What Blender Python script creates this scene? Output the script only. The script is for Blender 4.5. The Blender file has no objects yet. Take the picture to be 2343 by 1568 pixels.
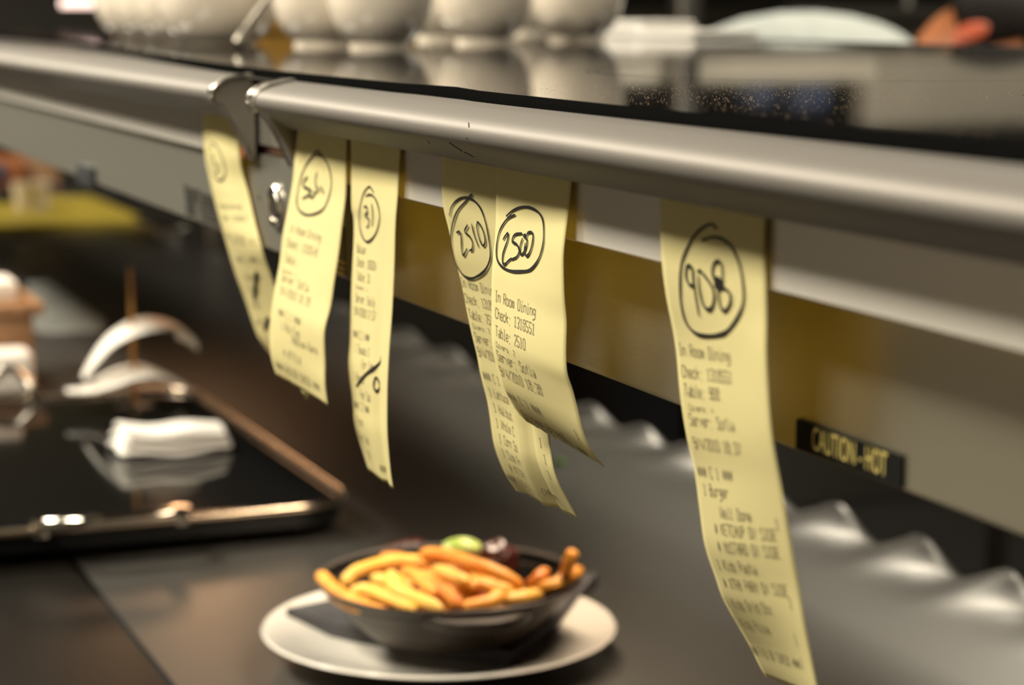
import bpy, bmesh, math, random
from mathutils import Vector, Matrix, noise
random.seed(7)
C = bpy.context.scene.collection
PI = math.pi
ZC = 1.34                      # camera height above the floor
# ---------------------------------------------------------------- camera
FPX, CX, CY, HY = 4964.0, 1171.5, 784.0, 12.0
pitch = math.atan((CY-HY)/FPX)
yaw = math.atan(2021.5*math.cos(pitch)/FPX)
Fv = Vector((-math.cos(yaw)*math.cos(pitch), math.sin(yaw)*math.cos(pitch), -math.sin(pitch)))
Rv = Vector((math.sin(yaw), math.cos(yaw), 0))
Uv = Rv.cross(Fv)
CAM = Vector((0, 0, ZC))
def ray(x, y): return Fv*FPX + Rv*(x-CX) - Uv*(y-CY)
def onz(x, y, z):              # world point of a pixel on the plane z
    d = ray(x, y); return CAM + d*((z-ZC)/d.z)
def ony(x, y, Y):
    d = ray(x, y); return CAM + d*(Y/d.y)
def onx(x, y, X):
    d = ray(x, y); return CAM + d*(X/d.x)
def ond(x, y, dist):
    d = ray(x, y); return CAM + d*(dist/d.dot(Fv))
def proj(P):
    q = P-CAM; z = q.dot(Fv); return (CX+FPX*q.dot(Rv)/z, CY-FPX*q.dot(Uv)/z)
cam = bpy.data.cameras.new('camera'); cam.sensor_width = 36; cam.lens = 36*FPX/2343
co = bpy.data.objects.new('camera', cam); C.objects.link(co)
co.matrix_world = Matrix((( Rv.x, Uv.x, -Fv.x, CAM.x), (Rv.y, Uv.y, -Fv.y, CAM.y), (Rv.z, Uv.z, -Fv.z, CAM.z), (0,0,0,1)))
cam.clip_start = .05; cam.clip_end = 60
cam.dof.use_dof = True; cam.dof.focus_distance = .87; cam.dof.aperture_blades = 0
cam.dof.aperture_fstop = 8.8
S = bpy.context.scene; S.camera = co
S.view_settings.view_transform = 'Standard'; S.view_settings.look = 'None'
S.view_settings.gamma = 1; S.view_settings.exposure = 0.0
S.view_settings.use_curve_mapping = False

# ---------------------------------------------------------------- materials
def srgb(r, g, b):
    f = lambda c: (c/255/12.92 if c/255 <= .04045 else ((c/255+.055)/1.055)**2.4)
    return (f(r), f(g), f(b), 1)
MATS = {}
def mat(name, col, rough=.5, metal=0, noise_amt=0, noise_scale=20, bump=0, bscale=200, coat=0, spec=.5, aniso=0, stretch=None, trans=0, sss=0, col2=None, rnoise=0):
    m = bpy.data.materials.new(name); m.use_nodes = True
    nt = m.node_tree; p = nt.nodes['Principled BSDF']
    p.inputs['Base Color'].default_value = col; p.inputs['Roughness'].default_value = rough
    p.inputs['Metallic'].default_value = metal; p.inputs['Coat Weight'].default_value = coat
    p.inputs['Specular IOR Level'].default_value = spec
    p.inputs['Anisotropic'].default_value = aniso
    if sss: p.inputs['Subsurface Weight'].default_value = sss; p.inputs['Subsurface Scale'].default_value = .01
    tc = nt.nodes.new('ShaderNodeTexCoord'); mp = nt.nodes.new('ShaderNodeMapping')
    nt.links.new(tc.outputs['Object'], mp.inputs[0])
    if stretch: mp.inputs['Scale'].default_value = stretch
    n = nt.nodes.new('ShaderNodeTexNoise'); n.inputs['Scale'].default_value = noise_scale; n.inputs['Detail'].default_value = 5
    nt.links.new(mp.outputs[0], n.inputs['Vector'])
    if noise_amt or col2:
        mx = nt.nodes.new('ShaderNodeMix'); mx.data_type = 'RGBA'
        c2 = col2 or (col[0]*(1-noise_amt), col[1]*(1-noise_amt), col[2]*(1-noise_amt), 1)
        mx.inputs[6].default_value = col; mx.inputs[7].default_value = c2
        rp = nt.nodes.new('ShaderNodeMapRange'); rp.inputs[1].default_value = .35; rp.inputs[2].default_value = .65
        nt.links.new(n.outputs[0], rp.inputs[0]); nt.links.new(rp.outputs[0], mx.inputs[0])
        nt.links.new(mx.outputs[2], p.inputs['Base Color'])
    if rnoise:
        rr = nt.nodes.new('ShaderNodeMapRange'); rr.inputs[3].default_value = max(.02, rough-rnoise); rr.inputs[4].default_value = rough+rnoise
        nt.links.new(n.outputs[0], rr.inputs[0]); nt.links.new(rr.outputs[0], p.inputs['Roughness'])
    if bump:
        n2 = nt.nodes.new('ShaderNodeTexNoise'); n2.inputs['Scale'].default_value = bscale; n2.inputs['Detail'].default_value = 3
        nt.links.new(mp.outputs[0], n2.inputs['Vector'])
        b = nt.nodes.new('ShaderNodeBump'); b.inputs['Strength'].default_value = bump; b.inputs['Distance'].default_value = .001
        nt.links.new(n2.outputs[0], b.inputs['Height']); nt.links.new(b.outputs[0], p.inputs['Normal'])
    MATS[name] = m
    return m
def emis(name, col, strength):
    m = bpy.data.materials.new(name); m.use_nodes = True
    p = m.node_tree.nodes['Principled BSDF']; p.inputs['Base Color'].default_value = (.8,.8,.8,1)
    p.inputs['Emission Color'].default_value = col; p.inputs['Emission Strength'].default_value = strength
    return m

M_alu = mat('anodised_aluminium', (.235,.215,.195,1), .58, .55, .06, 8, .05, 900, stretch=(.05,1,1), spec=.3)
M_cap = mat('cast_aluminium_cap', (.34,.31,.27,1), .42, .6, .1, 40, .1, 900)
M_capedge = mat('cap_rim', (.62,.58,.52,1), .3, 1)
M_strip = mat('polished_channel', (.74,.70,.64,1), .25, .3, .05, 10, .05, 700, stretch=(.05,1,1))
M_panel = mat('brushed_steel_panel', (.62,.56,.42,1), .30, .85, .08, 12, .1, 1200, stretch=(.04,1,1))
M_panel2 = mat('grey_steel_panel', (.31,.30,.26,1), .36, .6, .08, 12, .1, 1200, stretch=(.04,1,1))
M_gasket = mat('black_rubber', (.004,.004,.004,1), .8, spec=.0)
M_gasket2 = mat('glass_edge', (.012,.012,.012,1), .3)
M_black = mat('black_void', (.004,.004,.004,1), .8)
M_matte = mat('matte_black', (.008,.008,.007,1), .75, spec=.1)
M_dark = mat('dark_plastic', (.012,.012,.012,1), .4)
M_amber = mat('honey_brown', (.50,.27,.05,1), .35, 0, .3, 14, stretch=(1,1,5))
M_china = mat('cream_china', (.84,.74,.61,1), .12, 0, .03, 6, coat=.6)
M_plate = mat('white_plate', (.74,.69,.61,1), .15, coat=.6)
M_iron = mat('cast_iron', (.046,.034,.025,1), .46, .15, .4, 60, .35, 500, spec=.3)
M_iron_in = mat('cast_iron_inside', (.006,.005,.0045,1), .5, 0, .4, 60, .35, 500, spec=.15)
M_cloth = mat('charcoal_napkin', (.075,.070,.073,1), .95, 0, .3, 60, .5, 1500)
M_fry = mat('fried_potato', (.80,.38,.045,1), .45, 0, 0, 90, .5, 600, sss=.12, col2=(.78,.27,.02,1))
M_fry2 = mat('fried_potato_pale', (.86,.50,.10,1), .45, 0, 0, 70, .5, 600, sss=.12, col2=(.86,.45,.06,1))
M_fry3 = mat('fried_potato_dark', (.62,.17,.015,1), .4, 0, 0, 70, .5, 600, sss=.1, col2=(.75,.30,.03,1))
M_lime = mat('green_wedge', (.30,.48,.05,1), .35, 0, 0, 120, .3, 500, sss=.15, col2=(.62,.72,.25,1))
M_meat = mat('glazed_meat', (.075,.016,.010,1), .2, 0, .5, 150, 1, 400, coat=.7)
M_ink = mat('marker_ink', (.004,.004,.006,1), .55)
M_print = mat('printer_ink', (.20,.165,.095,1), .8)
M_brass = mat('warm_steel_rim', (.72,.60,.47,1), .22, 1, .1, 30)
M_chrome = mat('chrome', (.75,.70,.62,1), .12, 1)
M_spike = mat('spike_metal', (.62,.33,.10,1), .45, .6)
M_white = mat('white_paper', (.80,.76,.69,1), .6, 0, .05, 30)
M_napkin = mat('white_napkin', (.82,.78,.72,1), .9, 0, .05, 40, .4, 900)
M_board = mat('yellow_board', (.40,.30,.035,1), .5, 0, .12, 9, .1, 300)
M_wood = mat('wood_caddy', (.36,.20,.10,1), .5, 0, .3, 14, .2, 100, stretch=(1,6,1))
M_under = mat('dull_underside', (.06,.055,.05,1), .5, .3, .1, 6)
M_steel = mat('stainless', (.46,.44,.40,1), .3, 1, .1, 6, stretch=(1,.1,1))
M_shirt = mat('pale_shirt', (.50,.53,.50,1), .9, 0, .1, 30, .5, 500)
M_apron = mat('black_cloth', (.01,.01,.012,1), .9)
M_skin = mat('skin', (.48,.16,.055,1), .5, 0, .1, 20, sss=.2)
M_hair = mat('dark_hair', (.010,.007,.005,1), .85, 0, .4, 200, .5, 500, spec=.1)
M_lamp = emis('lamp_diffuser', (1,.92,.75,1), 6)
M_heat = emis('heat_element', (1,.55,.26,1), 4)
M_wall = mat('kitchen_wall', (.05,.045,.038,1), .35, 0, .15, 3, .1, 60)
M_ceil = mat('ceiling_tile', (.16,.15,.13,1), .8, 0, .1, 3)
M_lwall = mat('pale_wall_tiles', (.50,.44,.35,1), .5, 0, .1, 3)
M_cream = mat('cream_enamel', (.52,.47,.39,1), .4, 0, .08, 4)
M_blue = mat('blue_plastic', (.035,.05,.10,1), .3)
M_orange = mat('orange_pack', (.32,.10,.03,1), .4, 0, .2, 40)
M_copper = mat('copper_pipe', (.85,.45,.27,1), .3, 1)
M_greyfoil = mat('clear_wrap', (.35,.36,.34,1), .3, .1, .3, 20, .5, 60)
M_label = mat('printed_label', (.035,.034,.028,1), .7, 0, 0, 90, col2=(.09,.085,.07,1), spec=.1)
M_yel = mat('label_yellow', (.45,.30,.02,1), .5)
M_signtext = mat('sign_text', (.62,.50,.16,1), .5)
M_herb = mat('herb', (.10,.22,.015,1), .6)

def floor_mat():
    m = mat('floor_tile', (.010,.009,.008,1), .5, 0, .2, 4)
    return m
M_floor = floor_mat()
def counter_mat():
    m = mat('dark_steel_counter', (.19,.18,.165,1), .37, .84, .15, 5, .06, 300, stretch=(.3,1,1), rnoise=.05)
    return m
M_counter = counter_mat()
M_counter2 = mat('dark_front_counter', (.010,.0085,.007,1), .4, 0, .2, 5, .05, 300, spec=.16)
M_trayglass = mat('black_glass', (.006,.006,.006,1), .06, 0, coat=0)

def paper_mat():
    m = bpy.data.materials.new('yellow_ticket_paper'); m.use_nodes = True; nt = m.node_tree
    p = nt.nodes['Principled BSDF']; out = nt.nodes['Material Output']
    n = nt.nodes.new('ShaderNodeTexNoise'); n.inputs['Scale'].default_value = 35; n.inputs['Detail'].default_value = 6
    tc = nt.nodes.new('ShaderNodeTexCoord'); nt.links.new(tc.outputs['Object'], n.inputs['Vector'])
    mx = nt.nodes.new('ShaderNodeMix'); mx.data_type = 'RGBA'
    mx.inputs[6].default_value = (.86,.79,.42,1); mx.inputs[7].default_value = (.82,.745,.385,1)
    nt.links.new(n.outputs[0], mx.inputs[0]); nt.links.new(mx.outputs[2], p.inputs['Base Color'])
    p.inputs['Roughness'].default_value = .7; p.inputs['Specular IOR Level'].default_value = .25
    b = nt.nodes.new('ShaderNodeBump'); b.inputs['Strength'].default_value = .15; b.inputs['Distance'].default_value = .0006
    nt.links.new(n.outputs[0], b.inputs['Height']); nt.links.new(b.outputs[0], p.inputs['Normal'])
    t = nt.nodes.new('ShaderNodeBsdfTranslucent'); t.inputs[0].default_value = (.85,.70,.18,1)
    ms = nt.nodes.new('ShaderNodeMixShader'); ms.inputs[0].default_value = .3
    nt.links.new(p.outputs[0], ms.inputs[1]); nt.links.new(t.outputs[0], ms.inputs[2]); nt.links.new(ms.outputs[0], out.inputs[0])
    return m
M_paper = paper_mat()

def glass_top_mat():
    # black ceramic hob glass: gloss, faint printed rings, dust crumbs
    m = bpy.data.materials.new('black_ceramic_glass'); m.use_nodes = True; nt = m.node_tree
    p = nt.nodes['Principled BSDF']; p.inputs['IOR'].default_value = 1.45; N = nt.nodes.new; L = nt.links.new
    tc = N('ShaderNodeTexCoord')
    v = N('ShaderNodeTexVoronoi'); v.inputs['Scale'].default_value = 330; L(tc.outputs['Object'], v.inputs['Vector'])
    n = N('ShaderNodeTexNoise'); n.inputs['Scale'].default_value = 5; n.inputs['Detail'].default_value = 3; L(tc.outputs['Object'], n.inputs['Vector'])
    thr = N('ShaderNodeMapRange'); thr.inputs[1].default_value = .48; thr.inputs[2].default_value = .70; thr.inputs[3].default_value = 0.; thr.inputs[4].default_value = .17
    L(n.outputs[0], thr.inputs[0])
    lt = N('ShaderNodeMath'); lt.operation = 'LESS_THAN'; L(v.outputs['Distance'], lt.inputs[0]); L(thr.outputs[0], lt.inputs[1])
    wn = N('ShaderNodeMath'); wn.operation = 'GREATER_THAN'; wn.inputs[1].default_value = .62
    sc = N('ShaderNodeSeparateColor'); L(v.outputs['Color'], sc.inputs[0]); L(sc.outputs[0], wn.inputs[0])
    mu = N('ShaderNodeMath'); mu.operation = 'MULTIPLY'; L(lt.outputs[0], mu.inputs[0]); L(wn.outputs[0], mu.inputs[1])
    # rings
    prev = mu.outputs[0]
    mx = N('ShaderNodeMix'); mx.data_type = 'RGBA'; mx.inputs[6].default_value = (.008,.008,.009,1); mx.inputs[7].default_value = (.55,.42,.26,1)
    mx.inputs[0].default_value = 0; L(mx.outputs[2], p.inputs['Base Color'])
    rr = N('ShaderNodeMath'); rr.operation = 'MULTIPLY_ADD'; rr.inputs[1].default_value = .6; rr.inputs[2].default_value = .04
    rr.inputs[0].default_value = 0; L(rr.outputs[0], p.inputs['Roughness'])
    b = N('ShaderNodeBump'); b.inputs['Strength'].default_value = .03; b.inputs['Distance'].default_value = .0005
    n2 = N('ShaderNodeTexNoise'); n2.inputs['Scale'].default_value = 9; L(tc.outputs['Object'], n2.inputs['Vector'])
    L(n2.outputs[0], b.inputs['Height']); L(b.outputs[0], p.inputs['Normal'])
    return m
M_glass = glass_top_mat()

# ---------------------------------------------------------------- mesh helpers
def obj(name, bm, m, parent=None, smooth=True):
    me = bpy.data.meshes.new(name)
    bmesh.ops.recalc_face_normals(bm, faces=bm.faces[:])
    bm.to_mesh(me); bm.free()
    if isinstance(m, (list, tuple)):
        for q in m: me.materials.append(q)
    else: me.materials.append(m)
    if smooth:
        for p in me.polygons: p.use_smooth = True
        try: me.set_sharp_from_angle(angle=math.radians(38))
        except Exception: pass
    o = bpy.data.objects.new(name, me); C.objects.link(o)
    if parent:
        o.parent = parent
        o.matrix_parent_inverse = Matrix.Translation(-parent_loc(parent)) if parent.type == 'EMPTY' else Matrix.Identity(4)
    return o
def parent_loc(p): return Vector(p.location)
def thing(name, label, cat, loc=(0,0,0), group=None):
    o = bpy.data.objects.new(name, None); C.objects.link(o); o.location = loc
    o['label'] = label; o['category'] = cat
    if group: o['group'] = group
    o.empty_display_size = .02
    return o
def tag(o, label, cat, group=None):
    o['label'] = label; o['category'] = cat
    if group: o['group'] = group
    return o
def struct(name, bm, m, smooth=False):
    o = obj(name, bm, m, None, smooth); o['kind'] = 'structure'; return o
def NB(): return bmesh.new()
def box(bm, x0, x1, y0, y1, z0, z1, bev=0, M=None):
    r = bmesh.ops.create_cube(bm, size=1)
    T = Matrix.Translation(((x0+x1)/2, (y0+y1)/2, (z0+z1)/2)) @ Matrix.Diagonal((x1-x0, y1-y0, z1-z0, 1))
    vs = r['verts']
    bmesh.ops.transform(bm, matrix=T, verts=vs)
    if bev:
        es = list({e for v in vs for e in v.link_edges})
        rr = bmesh.ops.bevel(bm, geom=es, offset=bev, segments=3, profile=.5, affect='EDGES')
        vs = list({v for f in rr['faces'] for v in f.verts} | {v for v in vs if v.is_valid})
    if M: bmesh.ops.transform(bm, matrix=M, verts=vs)
    return bm
def lathe(bm, prof, c=(0,0,0), seg=64, close=False):
    rows = []
    for (r, z) in prof:
        if r < 1e-6: rows.append([bm.verts.new((c[0], c[1], c[2]+z))])
        else: rows.append([bm.verts.new((c[0]+r*math.cos(2*PI*i/seg), c[1]+r*math.sin(2*PI*i/seg), c[2]+z)) for i in range(seg)])
    for a, b in zip(rows, rows[1:]):
        if len(a) == 1 and len(b) == 1: continue
        for i in range(seg):
            j = (i+1) % seg
            if len(a) == 1: bm.faces.new((a[0], b[i], b[j]))
            elif len(b) == 1: bm.faces.new((a[i], a[j], b[0]))
            else: bm.faces.new((a[i], a[j], b[j], b[i]))
    return bm
def crom(pts, n=8):
    pts = [Vector(p) for p in pts]
    if len(pts) < 3:
        return [pts[0].lerp(pts[-1], i/n) for i in range(n+1)]
    P = [pts[0]*2-pts[1]] + pts + [pts[-1]*2-pts[-2]]
    out = []
    for i in range(1, len(P)-2):
        for k in range(n):
            t = k/n; a, b, c, d = P[i-1], P[i], P[i+1], P[i+2]
            out.append(.5*((2*b)+(c-a)*t+(2*a-5*b+4*c-d)*t*t+(3*b-a-3*c+d)*t*t*t))
    out.append(pts[-1]); return out
def tube(bm, pts, r, seg=10, closed=False, caps=True, sx=1, flat=1):
    """r: number or list; round-ended tube along pts"""
    n = len(pts); pts = [Vector(p) for p in pts]
    rs = r if isinstance(r, (list, tuple)) else [r]*n
    rings = []; up = Vector((0,0,1))
    for i, p in enumerate(pts):
        a = pts[(i-1) % n] if (closed or i > 0) else pts[i]
        b = pts[(i+1) % n] if (closed or i < n-1) else pts[i]
        t = (b-a).normalized()
        s = t.cross(up)
        if s.length < .05: s = t.cross(Vector((0,1,0)))
        s.normalize(); u = s.cross(t)
        rings.append([bm.verts.new(p + rs[i]*(math.cos(2*PI*k/seg)*s*sx + math.sin(2*PI*k/seg)*u*flat)) for k in range(seg)])
    m = n if closed else n-1
    for i in range(m):
        A, B = rings[i], rings[(i+1) % n]
        for k in range(seg):
            j = (k+1) % seg; bm.faces.new((A[k], A[j], B[j], B[k]))
    if not closed and caps:
        for R_, sgn in ((rings[0], -1), (rings[-1], 1)):
            bm.faces.new(R_)
    return bm
def prism(bm, poly, x0, x1):
    """poly of (y,z) extruded along x"""
    a = [bm.verts.new((x0, y, z)) for y, z in poly]; b = [bm.verts.new((x1, y, z)) for y, z in poly]
    n = len(poly)
    for i in range(n):
        j = (i+1) % n; bm.faces.new((a[i], a[j], b[j], b[i]))
    bm.faces.new(a); bm.faces.new(b[::-1]); return bm
def solid_poly(bm, pts, th):
    """closed outline of points (world) thickened downwards by th"""
    a = [bm.verts.new(p) for p in pts]; b = [bm.verts.new(Vector(p)-Vector((0,0,th))) for p in pts]
    n = len(pts)
    for i in range(n):
        j = (i+1) % n; bm.faces.new((a[i], a[j], b[j], b[i]))
    bm.faces.new(a); bm.faces.new(b[::-1]); return bm
W = lambda z: z+ZC

# ---------------------------------------------------------------- the room
ZCT = W(-.44)                       # worktop height
FX0, FX1, FY0, FY1, ZCEIL = -7.5, 3.0, -3.2, 5.0, 2.75
b = NB(); box(b, FX0, FX1, FY0, FY1, -.05, 0); struct('floor', b, M_floor)
b = NB(); box(b, FX0, FX1, FY0, FY1, ZCEIL, ZCEIL+.05); struct('ceiling', b, M_ceil)
b = NB(); box(b, FX0-.1, FX0, FY0, FY1, 0, ZCEIL); struct('wall_back', b, M_wall)
b = NB(); box(b, FX1, FX1+.1, FY0, FY1, 0, ZCEIL); struct('wall_front', b, M_ceil)
b = NB(); box(b, FX0, FX1, FY0-.1, FY0, 0, ZCEIL); struct('wall_left', b, M_lwall)
b = NB(); box(b, FX0, FX1, FY1, FY1+.1, 0, ZCEIL); struct('wall_right', b, M_wall)

# ceiling lamps: modelled fittings with area lights in them
def ceiling_lamp(x, y, sx, sy, power, label, col=(1,.92,.75)):
    t = thing('ceiling_light', label, 'light', (x, y, ZCEIL), 'ceiling light panels')
    b = NB(); box(b, x-sx/2-.03, x+sx/2+.03, y-sy/2-.03, y+sy/2+.03, ZCEIL-.04, ZCEIL-.001); obj('frame', b, M_steel, t, False)
    b = NB(); box(b, x-sx/2, x+sx/2, y-sy/2, y+sy/2, ZCEIL-.05, ZCEIL-.04); obj('diffuser', b, M_lamp, t, False)
    l = bpy.data.lights.new('ceiling_lamp', 'AREA'); l.shape = 'RECTANGLE'; l.size = sx; l.size_y = sy; l.energy = power; l.color = col
    o = bpy.data.objects.new('lamp_bulb', l); C.objects.link(o); o.location = (x, y, ZCEIL-.06)
    o.parent = t; o.matrix_parent_inverse = Matrix.Translation(-Vector(t.location))
ceiling_lamp(-.75, -.75, 1.0, .35, 62, 'long light panel on the ceiling in front of the pass shelf')
ceiling_lamp(-2.6, -.8, 1.0, .35, 100, 'light panel on the ceiling over the far front aisle')
ceiling_lamp(-4.9, -.5, 1.0, .35, 70, 'added ceiling light panel that brightens the far left worktop')  # added lamp, lifts the dim yellow board and the things near it
ceiling_lamp(-3.2, 2.6, 1.2, .5, 38, 'light panel on the ceiling behind the shelf near the person')
ceiling_lamp(-1.2, 2.6, 1.2, .5, 24, 'light panel on the ceiling behind the near end of the shelf')

# ---------------------------------------------------------------- worktop
def counter():
    t = thing('pass_counter', 'long dark grey steel worktop under the heated shelf, its back edge rippled', 'counter', (-2.2, .63, 0))
    Y0, Y1 = .3065, .962; X0, X1 = -5.7, .7
    b = NB(); nx, ny = 640, 46
    peaks = [-3.35,-3.20,-3.05,-2.90,-2.74,-2.562,-2.40,-2.26,-2.128,-1.993,-1.887,-1.742,-1.598,-1.466,-1.344,-1.21,-1.08,-.95,-.82]
    def rip(x):
        # sharp crests, wide hollows
        d = min(peaks, key=lambda p: abs(p-x)); 
        k = (x-d)/.05
        crest = math.exp(-k*k*(2.6 if k > 0 else 1.3)) 
        fade = min(1, max(0, (x+3.4)/.8)) * min(1, max(0, (-.7-x)/.2))
        fade *= .65+.35*min(1, max(0, (x+2.0)/.4)); return crest*.0275*fade, .017*fade
    rows = []
    for j in range(ny+1):
        f = j/ny; y = Y0+(Y1-Y0)*(1-(1-f)**1.6)
        fall = max(0, (y-(Y1-.11))/.11)
        fall = fall*fall*(3-2*fall)
        row = []
        for i in range(nx+1):
            x = X0+(X1-X0)*i/nx
            xs = x + .10*(1-fall)*0
            t_ = max(0, (y-(Y1-.10))/.10); tc_ = max(0, (y-(Y1-.13))/.13); c_, h_ = rip(xs)
            cf = min(1, tc_/.90)**2.6*(1-.4*max(0, (t_-.86)/.14)**2)
            z = ZCT + c_*cf - h_*t_**2.2
            z += .0016*math.sin(x*9+y*21)*max(0,(y-.5)/.46)**1.5*(1 if -2.8<x<-.5 else .0)
            row.append(b.verts.new((x, y, z)))
        rows.append(row)
    for j in range(ny):
        for i in range(nx):
            b.faces.new((rows[j][i], rows[j][i+1], rows[j+1][i+1], rows[j+1][i]))
    # turned down rear edge
    low = [b.verts.new((v.co.x, v.co.y+.004, v.co.z-.02)) for v in rows[-1]]
    for i in range(nx): b.faces.new((rows[-1][i], rows[-1][i+1], low[i+1], low[i]))
    o = obj('worktop', b, M_counter, t)
    b = NB(); box(b, X0, X1, Y0, .90, ZCT-.06, ZCT-.018, .002); obj('top_frame', b, M_black, t)
    b = NB(); box(b, X0, X1, .36, .86, .0, ZCT-.06); obj('cabinet_body', b, M_black, t, False)
counter()
def front_counter():
    t = thing('front_counter', 'near black worktop along the front of the pass counter, lower left', 'counter', (-2.2, -.05, 0))
    b = NB(); box(b, -5.7, .7, -.45, .3035, ZCT-.04, ZCT-.0005, .002); obj('worktop', b, M_counter2, t)
    b = NB(); box(b, -5.7, .7, -.40, .28, .0, ZCT-.04); obj('cabinet_body', b, M_black, t, False)
front_counter()

# ---------------------------------------------------------------- heated shelf
SX0, SX1 = -4.3, .5
XCL, XCR = -1.1916, -1.1135        # facing end caps of the two ticket rails
def cs(y, z): return (y, W(z))
edge_px = [(0,84),(136,98),(341,133),(580,168)]
def edgeY(X):
    # front edge of the glass: straight on the right, drawn back a little towards the far end
    if X > -1.17: base = .3245
    else: base = .3245 + min(.09, (-1.17-X)**1.15*.085)
    return base
PL2 = .3268; XJ = ony(790, 560, .3268).x    # flush panel of the far unit ends here
PY = .343                      # plane of the recessed lower panel
def shelf():
    t = thing('heated_shelf', 'long heated pass shelf with a black glass top and steel front panel', 'shelf', (-1.9, .7, W(-.13)))
    zt = W(-.0352)
    # glass
    b = NB(); n = 150
    xs = [SX0+(SX1-SX0)*i/n for i in range(n+1)]
    front = []
    for x in xs:
        wob = .0022*math.exp(-((x+.885)/.03)**2)
        front.append((x, edgeY(x)+wob))
    fr = [b.verts.new((x, y+.0005, zt)) for x, y in front]; frb = [b.verts.new((x, y+.0005, zt-.004)) for x, y in front]
    bk = [b.verts.new((x, 1.062, zt)) for x in xs]; bkb = [b.verts.new((x, 1.062, zt-.004)) for x in xs]
    for i in range(n):
        b.faces.new((fr[i], fr[i+1], bk[i+1], bk[i])); b.faces.new((frb[i], frb[i+1], fr[i+1], fr[i])); b.faces.new((bk[i], bk[i+1], bkb[i+1], bkb[i]))
    o = obj('glass_top', b, M_glass, t, False)
    # printed ring lines on the glass
    for (cx_, cy_, r) in ((-1.02, .62, .155), (-.62, .68, .20), (-1.02, .62, .150)):
        bb = NB(); pts = [Vector((cx_+r*math.cos(2*PI*k/96), cy_+r*math.sin(2*PI*k/96), 0)) for k in range(96)]
        va = [bb.verts.new((p.x, p.y, zt+.0001)) for p in pts]
        vb = [bb.verts.new((cx_+(p.x-cx_)*(1-.0012/r), cy_+(p.y-cy_)*(1-.0012/r), zt+.0001)) for p in pts]
        for k in range(96): bb.faces.new((va[k], va[(k+1)%96], vb[(k+1)%96], vb[k]))
        q = obj('printed_ring', bb, MATS['printed_label'], o); q.parent = t; q.matrix_parent_inverse = Matrix.Translation(-Vector(t.location)); q['label'] = 'thin grey ring printed on the glass'
    # gasket (black rubber bead)
    b = NB(); prof = [(0.0006,0.0001),(-.0016,-.0006),(-.0027,-.0022),(-.0030,-.0040),(0.001,-.0046)]
    rows = [[b.verts.new((x, y+dy, zt+dz+ (.0006*math.exp(-((x+.885)/.03)**2) if dz>-.002 else 0))) for dy, dz in prof] for x, y in front]
    for A, B in zip(rows, rows[1:]):
        for k in range(len(prof)-1): b.faces.new((A[k], A[k+1], B[k+1], B[k]))
    obj('gasket', b, M_gasket, t)
    # body box under the glass
    b = NB(); prism(b, [(.36, zt-.0045), (.36, W(-.128)), (1.05, W(-.128)), (1.05, zt-.0045)], SX0, SX1); obj('body', b, M_under, t, False)
    # front ledge filling from the rail to the gasket
    b = NB()
    A_ = [b.verts.new((x, .3195, W(-.0400))) for x in xs]; B_ = [b.verts.new((x, y, W(-.0400))) for x, y in front]
    for i in range(n): b.faces.new((A_[i], A_[i+1], B_[i+1], B_[i]))
    obj('front_ledge', b, M_alu, t)
    # lower front panel
    zb = -.4161*PY
    b = NB(); prism(b, [cs(PY, -.075), cs(PY, zb+.002), cs(PY+.001, zb), cs(.36, zb), cs(.36, -.075)], SX0, SX1)
    obj('front_panel', b, M_panel, t)
    b = NB(); prism(b, [cs(PL2, -.0835), cs(PL2, -.4161*PL2+.001), cs(PL2+.001, -.4161*PL2), cs(PY+.004, -.4161*PL2), cs(PY+.004, -.0835)], SX0, XJ)
    q = obj('flush_panel', b, M_panel2, t)
    # rear upstand
    b = NB(); prism(b, [cs(1.058, -.034), cs(1.066, -.034), cs(1.066, -.128), cs(1.058, -.128)], SX0, SX1); obj('rear_trim', b, M_gasket2, t)
    # underside heating elements
    for i, (x, y, pw) in enumerate(((-2.53, .60, .9), (-1.36, .60, 2.0))):
        b = NB(); box(b, x-.22, x+.22, y-.03, y+.03, W(-.140), W(-.128)); f = obj('heater_tray', b, M_steel, t, False)
        b = NB(); tube(b, [(x-.20, y, W(-.146)), (x+.20, y, W(-.146))], .006, 12); e = obj('heating_element', b, M_heat, t)
        l = bpy.data.lights.new('heat_glow', 'AREA'); l.shape = 'RECTANGLE'; l.size = .4; l.size_y = .04; l.energy = pw; l.color = (1,.55,.28) if x < -2 else (1,.80,.58)
        lo = bpy.data.objects.new('heat_glow', l); C.objects.link(lo); lo.location = (x, y, W(-.155)); lo.parent = t; lo.matrix_parent_inverse = Matrix.Translation(-Vector(t.location))
    # support posts
    for x in (-3.95, -.02, ):
        b = NB(); tube(b, [(x, .99, ZCT-.015), (x, .99, W(-.128))], .018, 20); obj('support_post', b, M_steel, t)
    # copper pipe and slot in the gap between rails
    b = NB(); box(b, XCL-.004, XCR+.03, .3262, .3285, W(-.0775), W(-.040)); obj('gap_plate', b, M_cap, t, False)
    b = NB(); tube(b, [(XCL-.03, .3318, W(-.0800)), (XCR+.04, .3318, W(-.0800))], .0028, 12); obj('copper_pipe', b, M_copper, t)
    b = NB(); box(b, XCL-.03, XCR+.04, .3362, .338, W(-.096), W(-.0775)); obj('slot_back', b, M_black, t, False)
    # round button, rating label, caution plate, warning label, hole
    c = ony(637, 472, PL2)
    b = NB(); seg = 40
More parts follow.
